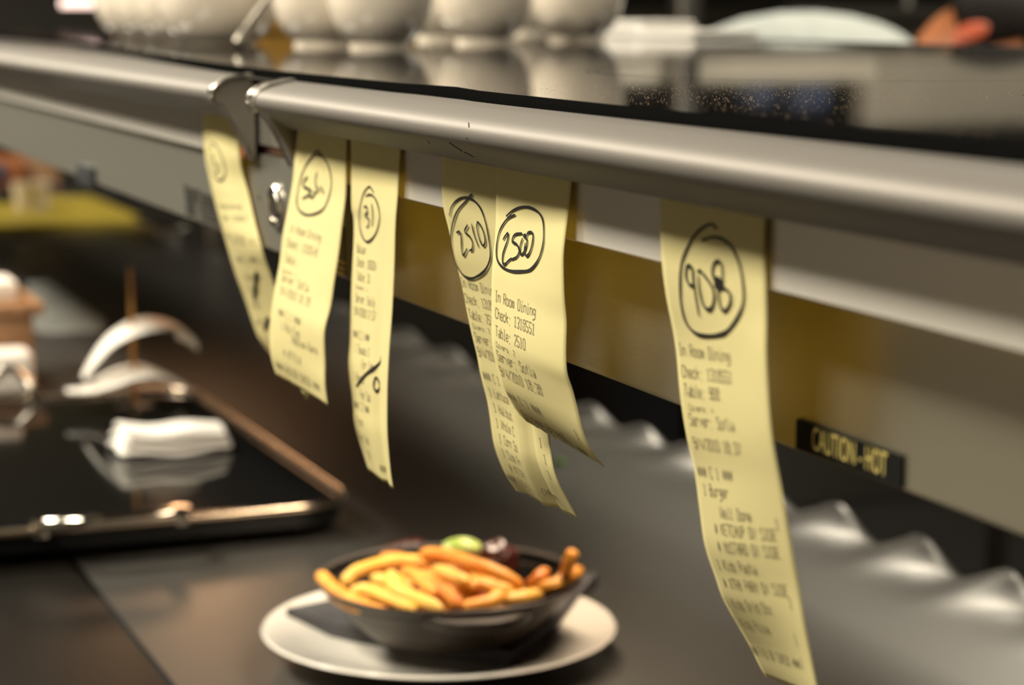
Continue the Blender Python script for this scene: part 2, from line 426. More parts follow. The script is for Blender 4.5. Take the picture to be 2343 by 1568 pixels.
    def disc(prof):
        rows = []
        for r, dy in prof:
            rows.append([b.verts.new((c.x+r*math.cos(2*PI*k/seg), PL2+dy, c.z+r*math.sin(2*PI*k/seg))) for k in range(seg)])
        for A, B in zip(rows, rows[1:]):
            for k in range(seg): b.faces.new((A[k], A[(k+1)%seg], B[(k+1)%seg], B[k]))
        b.faces.new(rows[-1])
    disc([(.0125,0),(.0125,-.002),(.0110,-.0035),(.0095,-.0030),(.0088,.0)]); obj('socket_ring', b, M_chrome, t)
    b = NB(); disc([(.0088,-.0005),(.0070,-.0028),(.0030,-.0034)]); obj('socket_plug', b, M_steel, t)
    def plate(name, px, m, dy=.0006):
        P = [ony(x, y, PL2-dy) for x, y in px]; bb = NB()
        a = [bb.verts.new(p) for p in P]; q = [bb.verts.new(p+Vector((0, dy, 0))) for p in P]
        bb.faces.new(a); bb.faces.new(q[::-1])
        for i in range(4): bb.faces.new((a[i], a[(i+1)%4], q[(i+1)%4], q[i]))
        return obj(name, bb, m, t, False)
    plate('rating_label', [(420,420),(508,455),(508,525),(424,490)], M_label)
    for yy in range(6):
        plate('label_line', [(428,430+yy*10),(446,437+yy*10),(446,441+yy*10),(428,434+yy*10)], M_dark, .0009)
        plate('label_line', [(462,444+yy*10),(500,459+yy*10),(500,463+yy*10),(462,448+yy*10)], M_dark, .0009)
    plate('warning_label', [(745,500),(787,520),(789,632),(745,614)], M_dark)
    for yy in (592, 606, 618): plate('warning_stripe', [(766,yy),(787,yy+8),(787,yy+13),(766,yy+5)], M_yel, .001)
    b = NB(); c = ony(554, 346, .3200); tube(b, [(c.x, .3200, c.z), (c.x, .3240, c.z)], .0042, 20); obj('indicator_lamp', b, M_orange, t)
    b = NB(); c = ony(593, 452, PL2); tube(b, [(c.x, PL2-.0003, c.z), (c.x, PL2+.0002, c.z)], .0014, 12); obj('screw_hole', b, M_dark, t)
    # CAUTION - HOT
    X0 = ony(1827, 958, PY).x; X1 = ony(2070, 1035, PY).x
    zt_, zb_ = ony(1827, 958, PY).z, ony(1827, 1027, PY).z
    zb_ = max(zb_, W(zb+.0003))
    b = NB(); box(b, X0, X1, PY-.001, PY, zb_, zt_, .0002); sg = obj('caution_sign', b, M_matte, t, False); sg['label'] = 'black plate reading CAUTION - HOT'
    cu = bpy.data.curves.new('caution_text', 'FONT'); cu.body = 'CAUTION - HOT'; cu.size = .0060; cu.extrude = 0
    cu.align_x = 'CENTER'; cu.align_y = 'CENTER'
    to = bpy.data.objects.new('caution_text', cu)
    C.objects.link(to); bpy.context.view_layer.update()
    me = bpy.data.meshes.new_from_object(to); C.objects.unlink(to); bpy.data.objects.remove(to)
    xsz = max(v.co.x for v in me.vertices)-min(v.co.x for v in me.vertices)
    ysz = max(v.co.y for v in me.vertices)-min(v.co.y for v in me.vertices)
    wA = ony(1860, 1000, PY-.001).x; wB = ony(2030, 1055, PY-.001).x
    hgt = .0074
    for v in me.vertices:
        v.co = Vector(((wA+wB)/2+v.co.x*(wB-wA)/xsz, PY-.0012, (zb_+zt_)/2+.0003+v.co.y*hgt/ysz))
    me.materials.clear(); me.materials.append(M_signtext)
    for pl_ in me.polygons: pl_.material_index = 0
    q = bpy.data.objects.new('caution_text', me); C.objects.link(q); q.parent = sg
    q.matrix_parent_inverse = Matrix.Identity(4)
    return t
shelf_root = shelf()

# ---------------------------------------------------------------- ticket rails
def arc(cy, cz, r, a0, a1, n=8): return [(cy+r*math.cos(math.radians(a0+(a1-a0)*i/n)), cz+r*math.sin(math.radians(a0+(a1-a0)*i/n))) for i in range(n+1)]
outer = [(.3225,-.0392),(.3150,-.0405),(.3085,-.0422),(.3045,-.0436)] + [(.3015,-.0452),(.2998,-.0472),(.2992,-.0495),(.2999,-.0520),(.3018,-.0541),(.3045,-.0560)] + [(.3085,-.0586),(.3125,-.0611),(.3160,-.0636)]
inner = [(.3168,-.0632),(.3136,-.0603),(.3060,-.0553),(.3030,-.0530),(.3016,-.0495),(.3060,-.0455),(.3225,-.0415)]
def rail(x0, x1, capx, side, label):
    t = thing('ticket_rail', label, 'ticket rail', ((x0+x1)/2, .31, W(-.05)), 'aluminium ticket rails on the shelf front')
    b = NB(); prism(b, [(y, W(z)) for y, z in outer+inner], x0, x1); obj('nose_extrusion', b, M_alu, t)
    # backing channel strip (polished)
    b = NB(); prism(b, [cs(.3232,-.0415), cs(.3232,-.0868), cs(.3238,-.0874), cs(.3254,-.0874), cs(.3254,-.0415)], x0, x1); obj('channel_strip', b, M_strip, t)
    # end cap with hollow curved underside
    prof = [(.3236,-.0378),(.3180,-.0384),(.3075,-.0405),(.3020,-.0438),(.2994,-.0465),(.2984,-.0492),(.2990,-.0522),(.3012,-.0542),(.3045,-.0553),(.3075,-.0590),(.3105,-.0632),(.3140,-.0695),(.3175,-.0768),(.3203,-.0832),(.3215,-.0848),(.3236,-.0850)]
    a, c_ = (capx-.011, capx) if side > 0 else (capx, capx+.011)
    b = NB(); prism(b, [(y, W(z)) for y, z in prof], a, c_)
    cap = obj('end_cap', b, M_cap, t, False)
    # raised rim along the cap's outline
    xo = capx + (.0004 if side > 0 else -.0004)
    b = NB(); tube(b, crom([(xo, y, W(z)) for y, z in prof[1:-1]], 3), .0008, 8)
    q = obj('cap_rim', b, M_capedge, cap)
    b = NB(); xh = (a+c_)/2
    tube(b, [(xh, .2983, W(-.0475)), (xh, .3000, W(-.0478))], .0016, 16); q = obj('cap_screw', b, M_black, cap)
    # light wear marks on the nose
    if side < 0:
        for px in ([(1068,318),(1073,290),(1072,281)], [(978,322),(983,328)], [(1028,326),(1042,336),(1058,346)], [(1062,348),(1075,354),(1084,360)]):
            P = [ony(x, y, .3035) for x, y in px]
            # drop each point onto the nose profile
            Q = []
            for p in P:
                d = (p-CAM)
                best = None
                for (y0, z0), (y1, z1) in zip(outer[3:], outer[4:]):
                    # intersect ray in YZ with segment
                    dy, dz = d.y, d.z
                    ey, ez = y1-y0, z1-z0
                    den = dy*ez-dz*ey
                    if abs(den) < 1e-9: continue
                    s = (y0*ez-z0*ey)/den; u = (y0*dz-z0*dy)/den
                    if -0.01 <= u <= 1.01 and (best is None or s < best): best = s
                if best: Q.append(CAM+d*(best-.0006))
            if len(Q) > 1:
                b = NB(); tube(b, Q, .00022, 5); s_ = obj('scuff_mark', b, M_dark, t); s_['label'] = 'thin dark scratch on the rail nose'
    return t
rail(SX0, XCL-.010, XCL, 1, 'far aluminium ticket rail, left of the gap, holding one ticket')
rail(XCR+.010, SX1, XCR, -1, 'near aluminium ticket rail, right of the gap, holding five tickets')

# ---------------------------------------------------------------- tickets
GL = {  # stroke glyphs on a 4 x 8 cell, baseline y=2, digits are x,y pairs
'A':['0228384222','0545'.replace('0545','0545')], 'B':['02083847460535','3543 4332 02'.replace(' ','')], 'C':['4738180703123243'], 'D':['02083847433202'],
'E':['48080242','0535'], 'F':['480802','0535'], 'G':['47381807031232434525'], 'H':['0802','4842','0545'], 'I':['1838','2822','1232'],
'K':['0802','4805','1642'], 'L':['080242'], 'M':['0208254842'], 'N':['02084248'], 'O':['1807031232434738'.replace('4738','473818')],
'P':['02083847463505'], 'Q':['18070312324347381 8'.replace(' ',''),'2442'], 'R':['020838474635 05'.replace(' ',''),'2542'], 'S':['4738180706354443321203'],
'T':['0848','2822'], 'U':['080312324348'], 'W':['0802254248'], 'X':['0842','0248'], 'Y':['082548','2522'], 'V':['082248'], 'Z':['08480242'],
'a':['163645 42'.replace(' ',''),'4424140312 3244'.replace(' ','')], 'b':['0802','0516364543321203'], 'c':['4536160503123243'], 'd':['4842','4536160503123243'],
'e':['4332120305163645 4404'.replace(' ','')], 'f':['48372 7'.replace(' ','')+'22','1636'], 'g':['4536160504133344','46411000'], 'h':['0802','051636 4542'.replace(' ','')],
'i':['162622','1232','2728'], 'k':['0802','4604','1542'], 'l':['182822','1232'], 'm':['0206','0516252422'.replace('2422','22'),'253645 42'.replace(' ','')],
'n':['0206','0516364542'], 'o':['1605031232434536 16'.replace(' ','')], 'p':['0600','0516364543321203'], 'r':['0206','05163645'], 's':['453616051434433212 03'.replace(' ','')],
't':['18133243','0636'], 'u':['060312324346','4642'], 'v':['062246'], 'w':['0602244246'.replace('0602','0612').replace('4246','3246')], 'x':['0642','0246'], 'y':['062346','461000'],
'z':['06460242'], '0':['1807031232434738 18'.replace(' ','')], '1':['072822','1232'], '2':['073848460242'.replace('073848','071838 47'.replace(' ',''))],
'3':['0718384746352534434332 1203'.replace(' ','')], '4':['32380444'], '5':['4808053544433212 03'.replace(' ','')], '6':['4738180703123243443505'],
'7':['08481 2'.replace(' ','')], '8':['1807063646473818','1504031232434435'], '9':['0312324347381807 060535 46'.replace(' ','')], ':':['2221','2625'], '/':['0248'],
'*':['0347','0743','2822','0545'], '.':['1222'], ',':['2221'], '-':['1535']}
def cr1(P, s):      # linear sample of polyline by arc fraction with lengths
    return P
class Ticket:
    def __init__(self, L, R, X_top=None, Yt=.3212, width=None, xr=None, up=.010, fold=None, tail=None):
        xl = ony(L[0][0], L[0][1], Yt).x
        if R is None or width: x2 = xl+(width or .0765)
        else: x2 = ony(R[0][0], R[0][1], Yt).x
        if xr: x2 = xr
        self.xl, self.xr = xl, x2
        self.Yt = Yt; lc = self.cast(L, xl)
        lc = self.fix(lc, Yt, up)
        if R is None: rc = [p+Vector((x2-xl, 0, 0)) for p in lc]
        else: rc = self.fix(self.cast(R, x2), Yt, up)
        self.L = self.smooth(lc); self.R = self.smooth(rc)
        self.fold = fold; self.len = self.L[1][-1]
    def cast(self, px, X):
        # edge hangs freely in its own plane x = X; against the shelf front it slides along it instead
        out = []
        for x, y in px:
            p = onx(x, y, X)
            if p.y > self.Yt and p.z > W(-.0870): p = ony(x, y, self.Yt); X = p.x
            else:
                lim = (PY if p.x > XJ+.01 else PL2)-.0025
                if p.z > W(-.146) and p.y > lim: p = ony(x, y, lim); X = p.x
            out.append(p)
        return out
    def fix(self, c, Yt, up):
        c = [Vector(p) for p in c]
        top = c[0].copy()
        a = top.copy(); a.y = Yt; a.z += up
        return [a, (a+c[0])/2 + Vector((0,0,0))] + c
    def smooth(self, c):
        p = crom(c, 6); s = [0]
        for a, b_ in zip(p, p[1:]): s.append(s[-1]+(b_-a).length)
        return p, s
    def ev(self, cur, f):
        p, s = cur; d = f*s[-1]
        import bisect
        i = min(len(s)-2, max(0, bisect.bisect_right(s, d)-1))
        t = (d-s[i])/max(1e-9, s[i+1]-s[i]); return p[i].lerp(p[i+1], t)
    def P(self, u, v):
        u_ = u
        if self.fold: u_, dy = self.fold(u, v)
        else: dy = .0012*math.sin(PI*min(1,max(0,u)))*min(1, v*2)*math.sin(v*7)
        q = self.ev(self.L, v).lerp(self.ev(self.R, v), u_)
        q.y += dy
        return q
    def N(self, u, v):
        e = .01
        a = self.P(min(1,u+e), v)-self.P(max(0,u-e), v); v0, v1 = max(0,v-e), min(1,v+e)
        c = self.P(u, v1)-self.P(u, v0)
        n = a.cross(c).normalized()
        if n.dot(CAM-self.P(u, v)) < 0: n = -n
        return n
    def inv(self, x, y):
        if not hasattr(self, 'grid'):
            self.grid = [(u/24, v/90, proj(self.P(u/24, v/90))) for u in range(25) for v in range(91)]
        u, v, _ = min(self.grid, key=lambda g: (g[2][0]-x)**2+(g[2][1]-y)**2)
        for _ in range(6):
            p0 = proj(self.P(u, v)); e = .004
            pu = proj(self.P(u+e, v)); pv = proj(self.P(u, min(1, v+e) if v < .99 else v-e)); ev = e if v < .99 else -e
            a, b_, c, d = (pu[0]-p0[0])/e, (pv[0]-p0[0])/ev, (pu[1]-p0[1])/e, (pv[1]-p0[1])/ev
            det = a*d-b_*c
            if abs(det) < 1e-6: break
            rx, ry = x-p0[0], y-p0[1]
            u += max(-.1, min(.1, (d*rx-b_*ry)/det)); v += max(-.1, min(.1, (a*ry-c*rx)/det)); v = min(1, max(0, v))
        return u, v
    def mesh(self, name, label, parent_group, tear=None):
        b = NB(); nu, nv = 22, 90
        g = [[None]*(nu+1) for _ in range(nv+1)]
        for j in range(nv+1):
            for i in range(nu+1):
                g[j][i] = b.verts.new(self.P(i/nu, j/nv) + (Vector((0, 0, random.uniform(-.0003, .0003))) if j == nv else Vector()))
        for j in range(nv):
            for i in range(nu): b.faces.new((g[j][i], g[j][i+1], g[j+1][i+1], g[j+1][i]))
        root = thing(name, label, 'order ticket', self.P(.5, 0), parent_group)
        o = obj('paper_slip', b, M_paper, root)
        md = o.modifiers.new('thickness', 'SOLIDIFY'); md.thickness = .00012; md.offset = 1
        self.root = root; self.paper = o
        return root
    def ribbon(self, b, uv, w0, off=.00035, taper=False):
        """uv in (u,v); ribbon of width w0 (metres) on the sheet"""
        pts = [self.P(max(-.02,min(1.02,u)), max(0,min(1,v))) for u, v in uv]; ns = [self.N(max(0,min(1,u)), max(.01,min(.99,v))) for u, v in uv]
        n = len(pts); va = []; vb = []
        for i in range(n):
            t = (pts[min(n-1, i+1)]-pts[max(0, i-1)])
            if t.length < 1e-9: t = Vector((0,0,1))
            s = ns[i].cross(t.normalized()).normalized()
            w = w0[i] if isinstance(w0, list) else w0
            p = pts[i]+ns[i]*off
            va.append(b.verts.new(p+s*w/2)); vb.append(b.verts.new(p-s*w/2))
        for i in range(n-1): b.faces.new((va[i], va[i+1], vb[i+1], vb[i]))
    def text(self, lines, W_=.076):
        b = NB()
        for ln in lines:
            x, y, s = ln[:3]; sc = ln[3] if len(ln) > 3 else 1
            adv = ln[4] if len(ln) > 4 else .0031
            u0, v0 = self.inv(x, y)
            ch = .0042*sc; cw = adv*.72*(1 if sc > .8 else .75); adv_ = adv*(1 if sc > .8 else .8)
            Lh = self.L[1][-1]
            for k, c in enumerate(s):
                if c == ' ' or c not in GL: continue
                for st in GL[c]:
                    st = st.replace(' ', '')
                    pts = [(int(st[i]), int(st[i+1])) for i in range(0, len(st)-1, 2)]
                    # subdivide long strokes so that they follow the sheet
                    uv = []
                    for px_, py_ in pts:
                        uu = u0 + (k*adv_ + px_/4*cw)/W_; vv = v0 - ((py_-2)/6*ch)/Lh
                        uv.append((uu, vv))
                    if all(0 < q[0] < 1 and 0 < q[1] < 1 for q in uv): self.ribbon(b, uv, .00042 if sc > .8 else .0003, .0002)
        if len(b.verts): 
            o = obj('printed_text', b, M_print, self.root, False)
    def ink(self, strokes, w=.0011):
        for k, st in enumerate(strokes):
            b = NB()
            closed = False; ww = w
            if isinstance(st, dict): ww = st.get('w', w); st = st['p']
            P = crom([(x, y, 0) for x, y in st], 5)
            uv = [self.inv(p.x, p.y) for p in P]
            n = len(uv)
            ws = [ww*(.55+.45*math.sin(PI*min(1, (i+.5)/n*1.0))**.5*(1+.25*math.sin(i*.7))) for i in range(n)]
            self.ribbon(b, uv, ws, .00045)
            o = obj('marker_stroke', b, M_ink, self.root, False)

G_T = 'yellow order tickets hanging from the rails'
# ticket 908
L908 = [(1510,452),(1510,500),(1511,547),(1516,619),(1526,690),(1539,754),(1548,815),(1556,904),(1571,1000),(1588,1072),(1600,1163),(1612,1246),(1636,1319),(1654,1370),(1690,1435),(1715,1478),(1738,1525),(1752,1548)]
R908 = [(1753,494),(1750,540),(1750,590),(1753,654),(1755,726),(1754,797),(1758,886),(1768,1000),(1788,1109),(1804,1203),(1817,1279),(1831,1355),(1842,1428),(1857,1507),(1869,1568),(1877,1602)]
t = Ticket(L908, R908); t.mesh('order_ticket', 'longest yellow order ticket, nearest, with 908 circled in black', G_T)
t.text([(1556,812,'In Room Dining'),(1562,862,'Check: 1318551'),(1568,905,'Table: 908'),(1578,938,'Covers: 4',.5),(1580,972,'Server: Sofia'),(1590,1025,'9/4/2010 18:37'),
 (1599,1090,'*** C 1 ***'),(1612,1132,'1 Burger'),(1650,1185,'Well Done'),(1638,1222,'* KETCHUP ON SIDE'),(1646,1262,'* MUSTARD ON SIDE'),(1646,1302,'1 Kids Pasta'),(1660,1345,'* XTRA PARM ON SIDE'),(1668,1388,'1 Kids Grld Chz'),(1690,1432,'1 Kids Pizza'),(1722,1495,'*** END OF CHECK ***'),
 (1777,1212,'1'),(1808,1392,'1'),(1822,1475,'1'),(1836,1528,'1')])
t.ink([[(1642,524),(1630,513),(1612,520),(1590,540),(1571,575),(1560,610),(1558,660),(1561,700),(1572,738),(1594,762),(1622,768),(1650,765),(1668,755),(1690,725),(1703,690),(1702,650),(1694,605),(1676,566),(1655,548),(1632,543),(1608,550)],
 [(1590,650),(1580,652),(1572,635),(1572,615),(1578,607),(1586,615),(1588,640),(1594,680),(1601,722)],
 [(1598,624),(1603,618),(1612,628),(1628,650),(1636,675),(1632,700),(1622,708),(1610,695),(1602,660),(1600,630)],
 [(1655,648),(1654,610),(1646,597),(1635,605),(1632,625),(1640,645),(1655,655),(1672,672),(1672,695),(1660,711),(1650,700),(1645,665),(1643,645)],
 {'p':[(1636,646),(1655,650)],'w':.0042}], .0013)
# ticket 2510 (behind) and 2500 (in front)
def fold2510(u, v):
    k = min(1, max(0, (v-.55)/.2))
    uu = u
    c = .60
    d = max(0, 1-abs(u-c-.05)/.10)
    return uu, .0006+.0035*k*d + .0008*k*math.sin(u*9)
L2510 = [(1009,359),(1007,407),(1011,472),(1025,531),(1036,587),(1050,637),(1061,691),(1071,741),(1080,780),(1088,812),(1094,846),(1102,880),(1110,910),(1117,948),(1121,980),(1126,1013),(1134,1040),(1148,1075),(1162,1100),(1178,1122)]
R2510 = [(1163,385),(1161,440),(1165,520),(1176,590),(1190,660),(1203,730),(1216,800),(1230,870),(1242,940),(1252,1002),(1256,1033),(1262,1072),(1275,1108),(1293,1142),(1319,1190)]
t = Ticket(L2510, R2510, Yt=.3222, fold=fold2510); t.mesh('order_ticket', 'yellow order ticket with 2510 circled, partly hidden behind the ticket marked 2500', G_T)
t.text([(1058,655,'In Room Dining'),(1066,691,'Check: 1318550'),(1075,727,'Table: 2510'),(1083,750,'Covers: 2',.5),(1089,780,'Server: Sofia'),(1096,814,'9/4/2010 18:37'),
 (1108,868,'*** C 1 ***'),(1122,905,'1 Lettuce'),(1132,942,'1 Halibut'),(1137,977,'1 Whole C'),(1144,1012,'1 Corn So'),(1153,1045,'1 Side Fr'),(1170,1078,'* KETCH'),(1168,1100,'*** END O'),(1245,1132,'CHECK ***',.8,.0024),(1236,1022,'1'),(1247,1060,'1'),(1258,1095,'1')])
t.ink([[(1030,493),(1034,475),(1045,460),(1060,452),(1075,453),(1090,462),(1103,480),(1113,510),(1120,545),(1124,580),(1121,600),(1110,620),(1090,634),(1075,636),(1058,625),(1043,598),(1035,560),(1034,530),(1040,502),(1050,480),(1068,460),(1080,445),(1083,453)],
 [(1046,532),(1054,530),(1057,545),(1058,570),(1062,584),(1071,568)],
 [(1072,514),(1065,530),(1076,540),(1083,555),(1082,570),(1076,573)],
 [(1081,511),(1086,535),(1097,565)],
 [(1095,506),(1093,522),(1100,550),(1108,562),(1112,550),(1107,528),(1098,510),(1093,508)]], .0012)
L2500 = [(1135,382),(1134.5,492),(1132,548),(1128,590),(1125,635),(1124.5,691),(1125,770),(1129,808),(1137,842),(1148,881),(1165,915),(1186,946),(1205,966)]
R2500 = [(1308,412),(1303,466),(1293,542),(1289,592),(1291,677),(1296,733),(1295,780),(1295,822),(1298,856),(1310,892),(1321,934),(1331,976),(1343,1010),(1360,1040),(1383,1070)]
t = Ticket(L2500, R2500, Yt=.3210); t.mesh('order_ticket', 'yellow order ticket with 2500 circled, in front of the one marked 2510', G_T)
t.text([(1134,688,'In Room Dining'),(1134,727,'Check: 1318551'),(1135,768,'Table: 2510'),(1136,793,'Covers: 2',.5),(1140,823,'Server: Sofia'),(1147,858,'9/4/2010 18:38'),
 (1167,912,'*** C 1 ***'),(1188,948,'1 Chicken Breast'),(1208,966,'*** END OF CHECK ***'),(1322,1004,'1')])
t.ink([[(1181,491),(1165,499),(1152,515),(1143,535),(1138,565),(1139,592),(1150,610),(1170,620),(1195,621),(1215,617),(1232,597),(1242,570),(1246,540),(1244,505),(1234,486),(1215,475),(1195,474),(1175,482),(1160,495)],
 [(1153,549),(1158,540),(1164,534),(1163,550),(1153,580),(1152,600),(1157,605),(1165,597),(1173,591)],
 [(1197,534),(1180,537),(1174,552),(1185,560),(1190,575),(1184,588),(1172,594)],
 [(1198,545),(1193,560),(1192,578),(1197,582),(1204,570),(1208,550),(1200,540),(1206,536)],
 [(1204,556),(1202,575),(1207,586),(1215,575),(1221,550),(1220,533),(1210,533),(1206,545)]], .0012)
# ticket 31
L31 = [(803,319),(804,380),(804,469),(809,501),(809,554),(804,648),(802,720),(800,787),(797,827),(800,867),(807,921),(810,966),(819,1001),(832,1041),(843,1076)]
R31 = [(917,340),(914,380),(910,447),(905,514),(902,621),(897,720),(891,800),(887,881),(886,974),(889,1028),(894,1082),(900,1120)]
def fold31(u, v):
    k = min(1, max(0, (v-.3)/.5)); return u, .002*k*max(0, 1-abs(u-.72)/.12)
t = Ticket(L31, R31, fold=fold31); t.mesh('order_ticket', 'yellow order ticket with 31 circled and a black slash lower down', G_T)
t.text([(817,577,'Balsan',1,.0028),(817,608,'Check: 105034',1,.0028),(817,640,'Table: 31',1,.0028),(815,660,'Covers: 1',.5),(814,690,'Server: Emily',1,.0028),(812,720,'9/4/2010 17:57',1,.0028),(809,772,'*** C 1 ***',1,.0029),(812,806,'1 Tomato S',1,.0029),(828,842,'For Tab',1,.0031),(811,870,'1 Rocco',1,.0029),(826,911,'For Tab',1,.0031),(812,934,'*** C 2 ***',1,.0031),(815,970,'1 Pork'),(826,1007,'For Tab'),(846,1050,'OF'),(872,1080,'***')])
t.ink([[(856,440),(847,427),(836,437),(828,458),(823,485),(824,515),(830,540),(840,553),(852,547),(864,527),(870,497),(866,470),(857,450),(846,445),(838,449)],
 [(834,474),(840,472),(842,484),(837,493),(845,502),(845,514),(840,521)],
 [(852,466),(854,490),(853,518)],
 {'p':[(873,815),(870,830),(858,842),(840,855),(828,868),(816,884)],'w':.0016},
 {'p':[(860,864),(856,880),(860,894),(867,893),(870,880),(865,866),(860,864)],'w':.0014}], .0011)
# ticket Sofia
LS = [(680,295),(675,343),(670,412),(658,481),(647,538),(640,600),(631,649),(621,709),(617,764),(619,810),(626,839),(632,858)]
RS = [(794,316),(792,378),(791,447),(784,504),(775,580),(766,637),(757,699),(745,745),(742,775),(744,832),(744,878),(750,929)]
t = Ticket(LS, RS); t.mesh('order_ticket', 'yellow order ticket with a circled handwritten name, just right of the rail gap', G_T)
t.text([(663,530,'In Room Dining'),(656,563,'Check: 1318549'),(652,598,'Table:'),(647,622,'Covers: 1',.5),(644,642,'Server: Sofia'),(641,672,'9/4/2010 18:29'),(637,722,'*** C 1 ***'),(643,752,'1 Rib Eye'),(669,785,'Medium Rare'),(650,815,'* ATTILA'),(635,842,'*** END OF CHECK ***')])
t.ink([[(737,358),(728,345),(715,360),(700,380),(690,405),(683,435),(680,460),(685,480),(700,491),(720,490),(740,479),(752,455),(759,425),(757,395),(748,370),(735,356),(722,355)],
 {'p':[(705,404),(695,418),(697,428),(711,435),(709,445),(693,455)],'w':.0015},
 {'p':[(714,434),(708,445),(713,452),(721,446),(719,437)],'w':.0012}, [(727,393),(723,410),(724,426),(728,436),(719,445)],
 {'p':[(731,426),(733,444)],'w':.0006}, [(736,425),(738,434),(743,443)]], .0012)
# torn corner showing under this ticket
b = NB()
q = [t.P(.40,.985), t.P(.66,.985)]
tip = onx(699, 917, q[0].x*.5+q[1].x*.5); va = [b.verts.new(p+Vector((0,.0006,0))) for p in (q[0], q[1], tip)]; b.faces.new(va)
o = obj('torn_corner', b, M_paper, t.root); md = o.modifiers.new('thickness', 'SOLIDIFY'); md.thickness = .00012
# ticket 5
L5 = [(465,257),(464,297),(469,355),(477,401),(493,470),(509,527),(525,582),(541,633),(559,681),(575,729),(589,768),(605,793),(622,813)]
R5 = [(541,272),(544,310),(548,359),(557,405),(569,447),(582,504),(598,565),(614,614),(628,653),(643,700),(655,745),(665,785),(676,822)]
def fold5(u, v):
    return u, -.0045*math.sin(PI*u)*min(1, v*3)
t = Ticket(L5, R5, fold=fold5); t.mesh('order_ticket', 'yellow order ticket on the far rail, curled away and marked with a circled 5', G_T)
t.text([(503,476,'In Room Dining'),(512,502,'Check: 1318547'),(520,545,'Server: Sofia'),(535,560,'9/4/2010 18:20'),(545,600,'*** C 1 ***'),(560,640,'1 Salmon'),(570,670,'1 Fries'),(578,705,'* SAUCE'),(590,745,'*** END')])
t.ink([[(484,326),(481,345),(482,370),(488,395),(498,410),(506,413),(514,405),(516,388),(511,366),(503,345),(494,332),(486,326)],
 [(490,352),(488,362),(493,375),(500,380),(500,392),(494,395)],
 {'p':[(590,622),(586,640),(585,660),(582,684)],'w':.0038},
 {'p':[(616,726),(611,740),(606,754)],'w':.0034}], .0012)

# ---------------------------------------------------------------- cups on the shelf
ZS = W(-.0352)
cup_prof = [(0,.003),(.019,.003),(.0205,.0),(.0232,.0),(.0236,.0045),(.0255,.0062),(.0320,.0125),(.0370,.022),(.0398,.033),(.0412,.046),(.0418,.062),(.0415,.072),(.0400,.072),(.0402,.062),(.0396,.046),(.0380,.033),(.035,.023),(.029,.015),(.022,.010),(0,.0085)]
def cup(px, py, s, label, handle=None, sh=1):
    c = onz(px, py, ZS); c = Vector((c.x, c.y, ZS))
    t = thing('china_cup', label, 'cup', c, 'cream china cups on the glass shelf')
    b = NB(); lathe(b, [(r*s, z*s*sh if s < 1.3 else (z*.35 if z < .0061 else z-.004)*s) for r, z in cup_prof], c, 64); obj('bowl', b, M_china, t)
    if handle is not None:
        b = NB(); a = handle
        d = Vector((math.cos(a), math.sin(a), 0))
        P = [c+d*.036*s+Vector((0,0,.058*s)), c+d*.055*s+Vector((0,0,.058*s)), c+d*.060*s+Vector((0,0,.042*s)), c+d*.050*s+Vector((0,0,.026*s)), c+d*.0345*s+Vector((0,0,.024*s))]
        tube(b, crom(P, 6), .0035*s, 10); obj('handle', b, M_china, t)
    return t, c
cup(870, 110, 1.08, 'cream china cup, nearest to the camera, in the middle of the shelf')
cup(738, 105, 1.08, 'cream china cup half hidden at the left of the nearest cup')
cup(1106, 99, 1.14, 'cream china cup second from the right end of the row')
cup(1317, 93, 1.20, 'cream china cup at the right end of the row')
cup(1015, 92, 1.20, 'cream china cup behind, in the gap left of the second cup from the right')
cup(1212, 78, 1.2, 'cream china cup standing behind, between the two right-hand cups')
cup(500, 100, 1.46, 'large cream china cup, the widest in the left group')
cup(436, 94, 1.44, 'large cream china cup directly behind the widest one')
cup(384, 90, 1.44, 'third large cream china cup in the left group')
cup(334, 86, 1.44, 'large cream china cup at the far left end of the shelf row')
b = NB(); c0 = onz(565, 76, ZS); c1 = onz(1180, 72, ZS); c2 = (c0+c1)/2; aa = math.atan2(c1.y-c0.y, c1.x-c0.x); hl = (c1-c0).length/2
box(b, -hl, hl, -.012, .012, 0, .10, .004, Matrix.Translation((c2.x, c2.y, ZS+.0005)) @ Matrix.Rotation(aa, 4, 'Z'))
tag(obj('glow_slab', b, M_amber), 'added honey brown slab standing in for the warm glow behind the cups', 'tray')  # added slab, its amber colour stands in for a warm glow
# added grey rod, stands in for the dark edge between two cups
sp0 = onz(562, 92, ZS); 
b = NB(); A_ = sp0+Vector((0,0,.010)); d_ = ond(632, -18, 1.86)
s0 = onz(546, 101, ZS+.004); dd = (s0-CAM).dot(Fv)
tube(b, crom([s0, ond(566,62,dd+.006), ond(600,14,dd+.012), ond(650,-52,dd+.02)], 5), [.0050,.0052,.005,.0042,.0032,.0026,.0024,.0024,.0024,.0024,.0024,.0024,.0026,.003,.0032,.003], 10)
t_, c_ = None, None
so = obj('edge_rod', b, mat('rod_grey', (.30,.27,.22,1), .45, .7)); tag(so, 'added grey rod standing in for the dark edge right of the widest cup', 'edge_rod')
